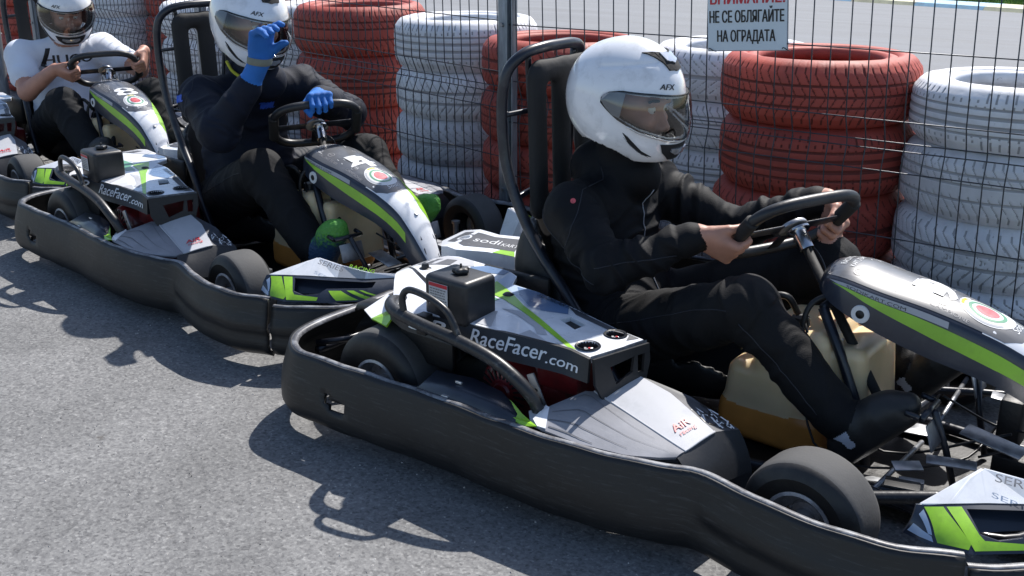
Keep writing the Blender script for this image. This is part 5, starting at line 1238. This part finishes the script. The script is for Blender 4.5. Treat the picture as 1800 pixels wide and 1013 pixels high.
def add_bvh(o):
    me = o.data; BVT[o.name] = BVHTree.FromPolygons([v.co for v in me.vertices], [tuple(p.vertices) for p in me.polygons])
def person(pose, label, torso, limbs, head, mats, vox, hel, hs=1, group='kart drivers waiting in their seats'):
    root = empty('person', label, 'person', group, loc=(pose[0], pose[1], 0), rz=pose[2])
    hp, sub, g, Rm = head_prims(*head)
    body = sdf_mesh('body', torso + limbs + hp, vox, mats, root, subtract=sub)
    add_bvh(body); face_bits(root, g, Rm)
    hh_ = helmet(root, *hel); hh_.scale = (hs, hs, hs)
    return root, body
J, T_, SK = 0, 1, 2      # jacket, trousers, skin
def torso_prims(pel, chest, sh_l, sh_r, neck, headc, f=.006, mi=J, w=1.0, nk=0):
    return [Cap(pel, chest, .118 * w, .128 * w, mi, .04, f, squash=((0, 1, 0), .74)), Cap(sh_r, sh_l, .070, .070, mi, .05, f * .6),
            Cap(np.array(chest) * .6 + np.array(neck) * .4, neck, .085, .064, mi, .05, f * .5), Cap(neck, np.array(neck) * .55 + np.array(headc) * .45, .066, .062, nk, .01), Cap(neck, headc, .054, .056, SK, .01), Ell(pel, (.15, .175, .12), T_, .03, fold=f)]
def leg(hip, knee, ank, toe, rt_=(.095, .078, .052), fold=.006, mi=T_, shoe=3, sole=None):
    hip, knee, ank, toe = map(np.array, (hip, knee, ank, toe)); d = unit(toe - ank); sh = unit(ank - knee)
    heel = ank + sh * .035 - d * .035
    return [Cap(hip, knee, rt_[0], rt_[1], mi, .03, fold), Cap(knee, ank - sh * .030, rt_[1] * .93, rt_[2], mi, .02, fold), Cap(ank - sh * .035, ank + sh * .025, .041, .040, 4, .004),
            Cap(heel, ank + sh * .012 + d * .04, .036, .042, shoe, .02), Cap(ank + sh * .015 + d * .03, toe - d * .05, .044, .040, shoe, .03), Cap(toe - d * .07, toe - d * .012 + sh * .006, .040, .027, shoe, .02, squash=((0, 1, 0), .80)), Cap(heel + sh * .022, toe - d * .03 + sh * .026, .026, .026, shoe, .012, squash=((0, 1, 0), .72))]
def arm(sh_, el, wr, r=(.072, .056, .038), fold=.008, mi=J, cuff=.9):
    sh_, el, wr = map(np.array, (sh_, el, wr)); c = el + (wr - el) * cuff
    return [Cap(sh_, el, r[0], r[1], mi, .03, fold), Cap(el, c, r[1] * .98, r[2], mi, .02, fold), Cap(c - unit(c - el) * .018, c, r[2] * 1.06, r[2] * 1.03, mi, .004)]
# --- driver of kart 9
q_ = np.array((.70, 0, .71)); E1 = np.array((.48207, .87477, .04883)); E2 = np.array((.6096, -.37493, .69829)); CC = np.array((.783, .024, .559))
barR = CC - .150 * E1 - .040 * E2; barL = CC + .147 * E1 - .060 * E2
hR, wR = hand(barR, E2, (.80, .42, -.38), True, SK); hL, wL = hand(barL, E2, (.70, -.50, -.35), False, SK)
tor = torso_prims((.29, 0, .20), (.275, 0, .46), (.30, .165, .565), (.285, -.175, .560), (.305, 0, .64), (.335, -.01, .80), .009)
tor += [Cap((.245, 0, .635), (.36, 0, .625), .073, .066, J, .02, .004), Ell((.36, 0, .30), (.10, .16, .10), J, .05, fold=.008)]
lim = arm((.285, -.180, .550), (.440, -.255, .450), wR, (.066, .053, .039), .014) + arm((.31, .175, .560), (.520, .235, .455), wL, (.072, .056, .040), .017)
lim += [Cap(np.array(wR) - unit(np.array(wR) - (.44, -.262, .45)) * .05, wR, .031, .027, SK, .008), Cap(np.array(wL) - unit(np.array(wL) - (.520, .235, .455)) * .05, wL, .031, .027, SK, .008)] + hR + hL
lim += leg((.32, -.115, .20), (.785, -.205, .415), (1.040, -.195, .185), (1.165, -.175, .275), (.096, .070, .050), .010) + leg((.32, .11, .20), (.82, .20, .42), (1.06, .155, .20), (1.185, .15, .30), (.10, .076, .052))
p1, b1 = person(POSE[0], 'driver in plain black jacket with bare hands on the wheel of the nearest kart', tor, lim, ((.340, -.01, .802), R(4), R(6)), ['jacket', 'jeans', 'skin', 'shoe', 'sock'], .0036, ((.340, -.012, .824), R(4), R(9)), hs=.955)
def dot(body, o, d, r, m, name, par, n=16):
    h_ = BVT[body.name].ray_cast(Vector(o), Vector(d)); 
    if not h_[0]: return
    lathe(name, [(0, .0015), (r, .0015), (r, -.001)], h_[0], h_[1], m, par, n)
dot(b1, (.32, -.8, .60), (0, 1, 0), .0068, 'inkpink', 'sleeve_badge', b1)
def seam(body, pts, d, m='seamthread', r=.0013):
    P = []
    for p in catmull(pts, 8):
        h_ = BVT[body.name].ray_cast(p, Vector(d))
        if h_[0]: P.append(h_[0] + h_[1] * .0004)
    if len(P) > 3: tube('seam', P, r, m, body, 6, seg=1, smooth=False)
M['seamthread'] = mat('seam_thread', (.018, .02, .028), .6)
seam(b1, [(.30, -.9, .655), (.335, -.9, .60), (.34, -.9, .53), (.315, -.9, .46)], (0, 1, 0)); seam(b1, [(.22, -.9, .56), (.27, -.9, .50), (.35, -.9, .455), (.44, -.9, .43)], (0, 1, 0))
seam(b1, [(.44, -.9, .47), (.52, -.9, .49), (.60, -.9, .505)], (0, 1, 0)); seam(b1, [(.40, -.9, .285), (.55, -.9, .345), (.68, -.9, .40), (.77, -.9, .425)], (0, 1, 0)); seam(b1, [(.80, -.9, .40), (.89, -.9, .32), (.99, -.9, .22)], (0, 1, 0))
zp = [on_body(b1, (1.2, -.012 - t * .01, .60 - t * .28), (-1, 0, 0), .001) for t in np.linspace(0, 1, 22)]
tube('zip', [z for z in zp if z], .0016, 'hgrey', b1, 6, seg=1, smooth=False)
# --- driver of kart 4
bar2 = (.800, .060, .640)
hL2, wL2 = hand(CC + .018 * E1 + .118 * E2, -E1, (.80, -.45, .12), False, SK, 1.06)
# raised right hand, fingers bent forward over the helmet front
W2 = np.array((.800, -.200, .800)); f2 = unit((.16, .06, 1.0)); s2 = unit((.18, .75, .50)); s2 = unit(s2 - f2 * (s2 @ f2)); n2 = np.cross(f2, s2)
kn2 = W2 + f2 * .092; HR2 = [Ell(W2 + f2 * .05, (.052, .043, .020), SK, .012, rot=np.stack([f2, s2, n2], 1))]
for j, o in enumerate((.032, .011, -.010, -.030)):
    HR2.append(Cap(W2 + s2 * o * .6, kn2 + s2 * o, .020, .0145, SK, .010)); a = kn2 + s2 * o; up_ = (.60, .30, .12, -.05)[j]
    for i, (l, r0, r1) in enumerate(((.044, .0125, .0115), (.030, .0115, .0105), (.022, .0105, .009))):
        d = unit(-n2 * (.75 + .30 * i) + f2 * ((.95, .70, .55, .40)[j] - .42 * i) + s2 * .05); b = a + d * l; HR2.append(Cap(a, b, r0, r1, SK, .003)); a = b
t0 = W2 + f2 * .03 + s2 * .034; t1 = t0 + unit((.75, .22, .45)) * .04; t2 = t1 + unit((.85, .05, .38)) * .034; t3 = t2 + unit((.9, -.1, .2)) * .025
HR2 += [Cap(t0, t1, .018, .0145, SK, .01), Cap(t1, t2, .0135, .0125, SK, .004), Cap(t2, t3, .0125, .010, SK, .003)]
glv = 5
for p in hL2 + HR2: p.mi = glv
tor = torso_prims((.33, 0, .20), (.36, -.01, .50), (.46, .185, .645), (.43, -.20, .640), (.47, -.01, .70), (.50, -.03, .87), .009)
tor += [Cap((.41, -.01, .70), (.54, -.01, .69), .078, .072, J, .02, .004), Ell((.42, 0, .36), (.11, .16, .12), J, .05, fold=.008)]
el2 = np.array((.655, -.290, .560)); w2 = W2 - f2 * .03
lim = arm((.425, -.215, .630), el2, w2, (.080, .066, .046), .012, cuff=.72) + arm((.46, .200, .635), (.66, .265, .555), wL2, (.078, .060, .045), .012, cuff=.88)
lim += [Cap(el2 + (w2 - el2) * .72, W2, .037, .035, glv, .01), Cap(np.array((.66, .265, .555)) + (wL2 - np.array((.66, .265, .555))) * .8, wL2, .032, .030, glv, .008)] + hL2 + HR2
lim += leg((.33, -.115, .20), (.765, -.205, .415), (1.045, -.185, .175), (1.175, -.185, .305), (.108, .080, .058), .008) + leg((.33, .11, .20), (.84, .205, .430), (1.10, .175, .22), (1.235, .175, .335), (.10, .074, .054), .008)
p2, b2 = person(POSE[1], 'driver in navy jacket and blue gloves raising one hand to the white helmet', tor, lim, ((.512, -.035, .888), R(-2), R(8)), ['jacket2', 'jeans', 'skin', 'shoegreen', 'sock', 'glove'], .0042, ((.512, -.040, .906), R(-4), R(16), R(-5)))
# grey strap round the glove, collar trim, jacket lettering
st_ = []
for k in range(24):
    a = 2 * math.pi * k / 24; c0 = W2 + f2 * .004; d = s2 * math.cos(a) + n2 * math.sin(a); h_ = BVT[b2.name].ray_cast(Vector(c0 + d * .12), Vector(-d)); st_.append((h_[0], Vector(d)) if h_[0] else (Vector(c0 + d * .035), Vector(d)))
vs = []; fs = []
for p, d in st_: vs += [p + d * .0015 + Vector(f2) * .012, p + d * .0035 + Vector(f2) * .010, p + d * .0035 - Vector(f2) * .010, p + d * .0015 - Vector(f2) * .012]
for k in range(24):
    for j in range(3): a = k * 4 + j; b = ((k + 1) % 24) * 4 + j; fs.append((a, b, b + 1, a + 1))
mk('glove_strap', vs, fs, 'cuff', b2, smooth=True)
tube('collar_trim', [(.40, -.085, .755), (.46, -.098, .725), (.53, -.085, .700), (.575, -.04, .690), (.58, .02, .695)], .006, 'yellow', b2, 8)
def body_text(body, s, o, ux, uy, dr, size, width, m, name='lettering', bold=.4):
    o, ux, uy, dr = map(Vector, (o, ux, uy, dr)); bt = BVT[body.name]
    def f(u, v, h=0):
        p = o + ux * u + uy * v; h_ = bt.ray_cast(p, dr); return (h_[0] - dr * .0025) if h_[0] else p + dr * .4
    return text(name, s, f, 0, 0, size, m, body, bold=bold, width=width, cuts=(.010, .010))
M['royal'] = mat('royal_blue_print', (.02, .09, .50), .6)
body_text(b2, 'TAL', (.72, -.03, .585), (0, 1, 0), (0, 0, 1), (-1, 0, 0), .034, .062, 'royal')
body_text(b2, 'TAL', (.385, -.9, .625), (1, 0, .25), (-.25, 0, 1), (0, 1, 0), .034, .062, 'royal')
seam(b2, [(.44, -.9, .72), (.485, -.9, .65), (.48, -.9, .56)], (0, 1, 0)); seam(b2, [(.40, -.9, .28), (.55, -.9, .345), (.68, -.9, .40), (.76, -.9, .425)], (0, 1, 0))
# --- driver of kart 8
hR3, wR3 = hand(CC - .150 * E1 + .0 * E2, E2, (.70, .55, -.35), True, SK); hL3, wL3 = hand(CC + .150 * E1 + .02 * E2, E2, (.70, -.50, -.35), False, SK)
tor = torso_prims((.30, 0, .20), (.29, .01, .47), (.335, .195, .610), (.305, -.190, .600), (.340, .01, .66), (.365, .02, .80), .007, w=1.05, nk=2)
tor += [Ell((.37, 0, .32), (.12, .17, .12), J, .05, fold=.008)]
eR = np.array((.475, -.255, .445)); eL = np.array((.60, .275, .520))
lim = [Cap((.30, -.205, .595), eR * .55 + np.array((.30, -.205, .595)) * .45, .078, .070, J, .03, .006), Cap(eR * .45 + np.array((.30, -.205, .595)) * .55, eR, .052, .045, SK, .008), Cap(eR, wR3, .046, .029, SK, .012)]
lim += [Cap((.34, .205, .605), eL * .6 + np.array((.34, .205, .605)) * .4, .078, .070, J, .03, .006), Cap(eL * .5 + np.array((.34, .205, .605)) * .5, eL, .050, .044, SK, .008), Cap(eL, wL3, .045, .029, SK, .012)] + hR3 + hL3
lim += leg((.32, -.115, .20), (.765, -.195, .405), (1.04, -.185, .20), (1.165, -.175, .29), (.110, .084, .060), .009) + leg((.32, .11, .20), (.90, .195, .430), (1.10, .165, .22), (1.235, .16, .30), (.10, .078, .056), .009)
p3, b3 = person(POSE[2], 'driver in white T-shirt looking down at the wheel of the last kart', tor, lim, ((.385, .02, .802), R(-16), R(22)), ['shirt', 'jeans3', 'skin', 'shoe', 'sock'], .0050, ((.382, .02, .822), R(-17), R(20)))
body_text(b3, 'HUGO', (.62, -.120, .555), (0, 1, .0), (0, 0, 1), (-1, 0, 0), .065, .24, 'ink', bold=.045)
sp_ = []
for t in np.linspace(0, 1, 12):
    h_ = BVT[b3.name].ray_cast(Vector((.66, -.095 - .045 * t, .635 - .115 * t)), Vector((-1, 0, 0)))
    if h_[0]: sp_.append(h_[0] + Vector((.003, 0, 0)))
vs = []; fs = []
for i, p in enumerate(sp_):
    vs += [p + V(0, -.012, 0), p + V(.003, 0, 0), p + V(0, .012, 0)]
    if i: a = i * 3; fs += [(a - 3, a - 2, a + 1, a), (a - 2, a - 1, a + 2, a + 1)]
if sp_: mk('helmet_strap', vs, fs, 'ink', b3, smooth=True)
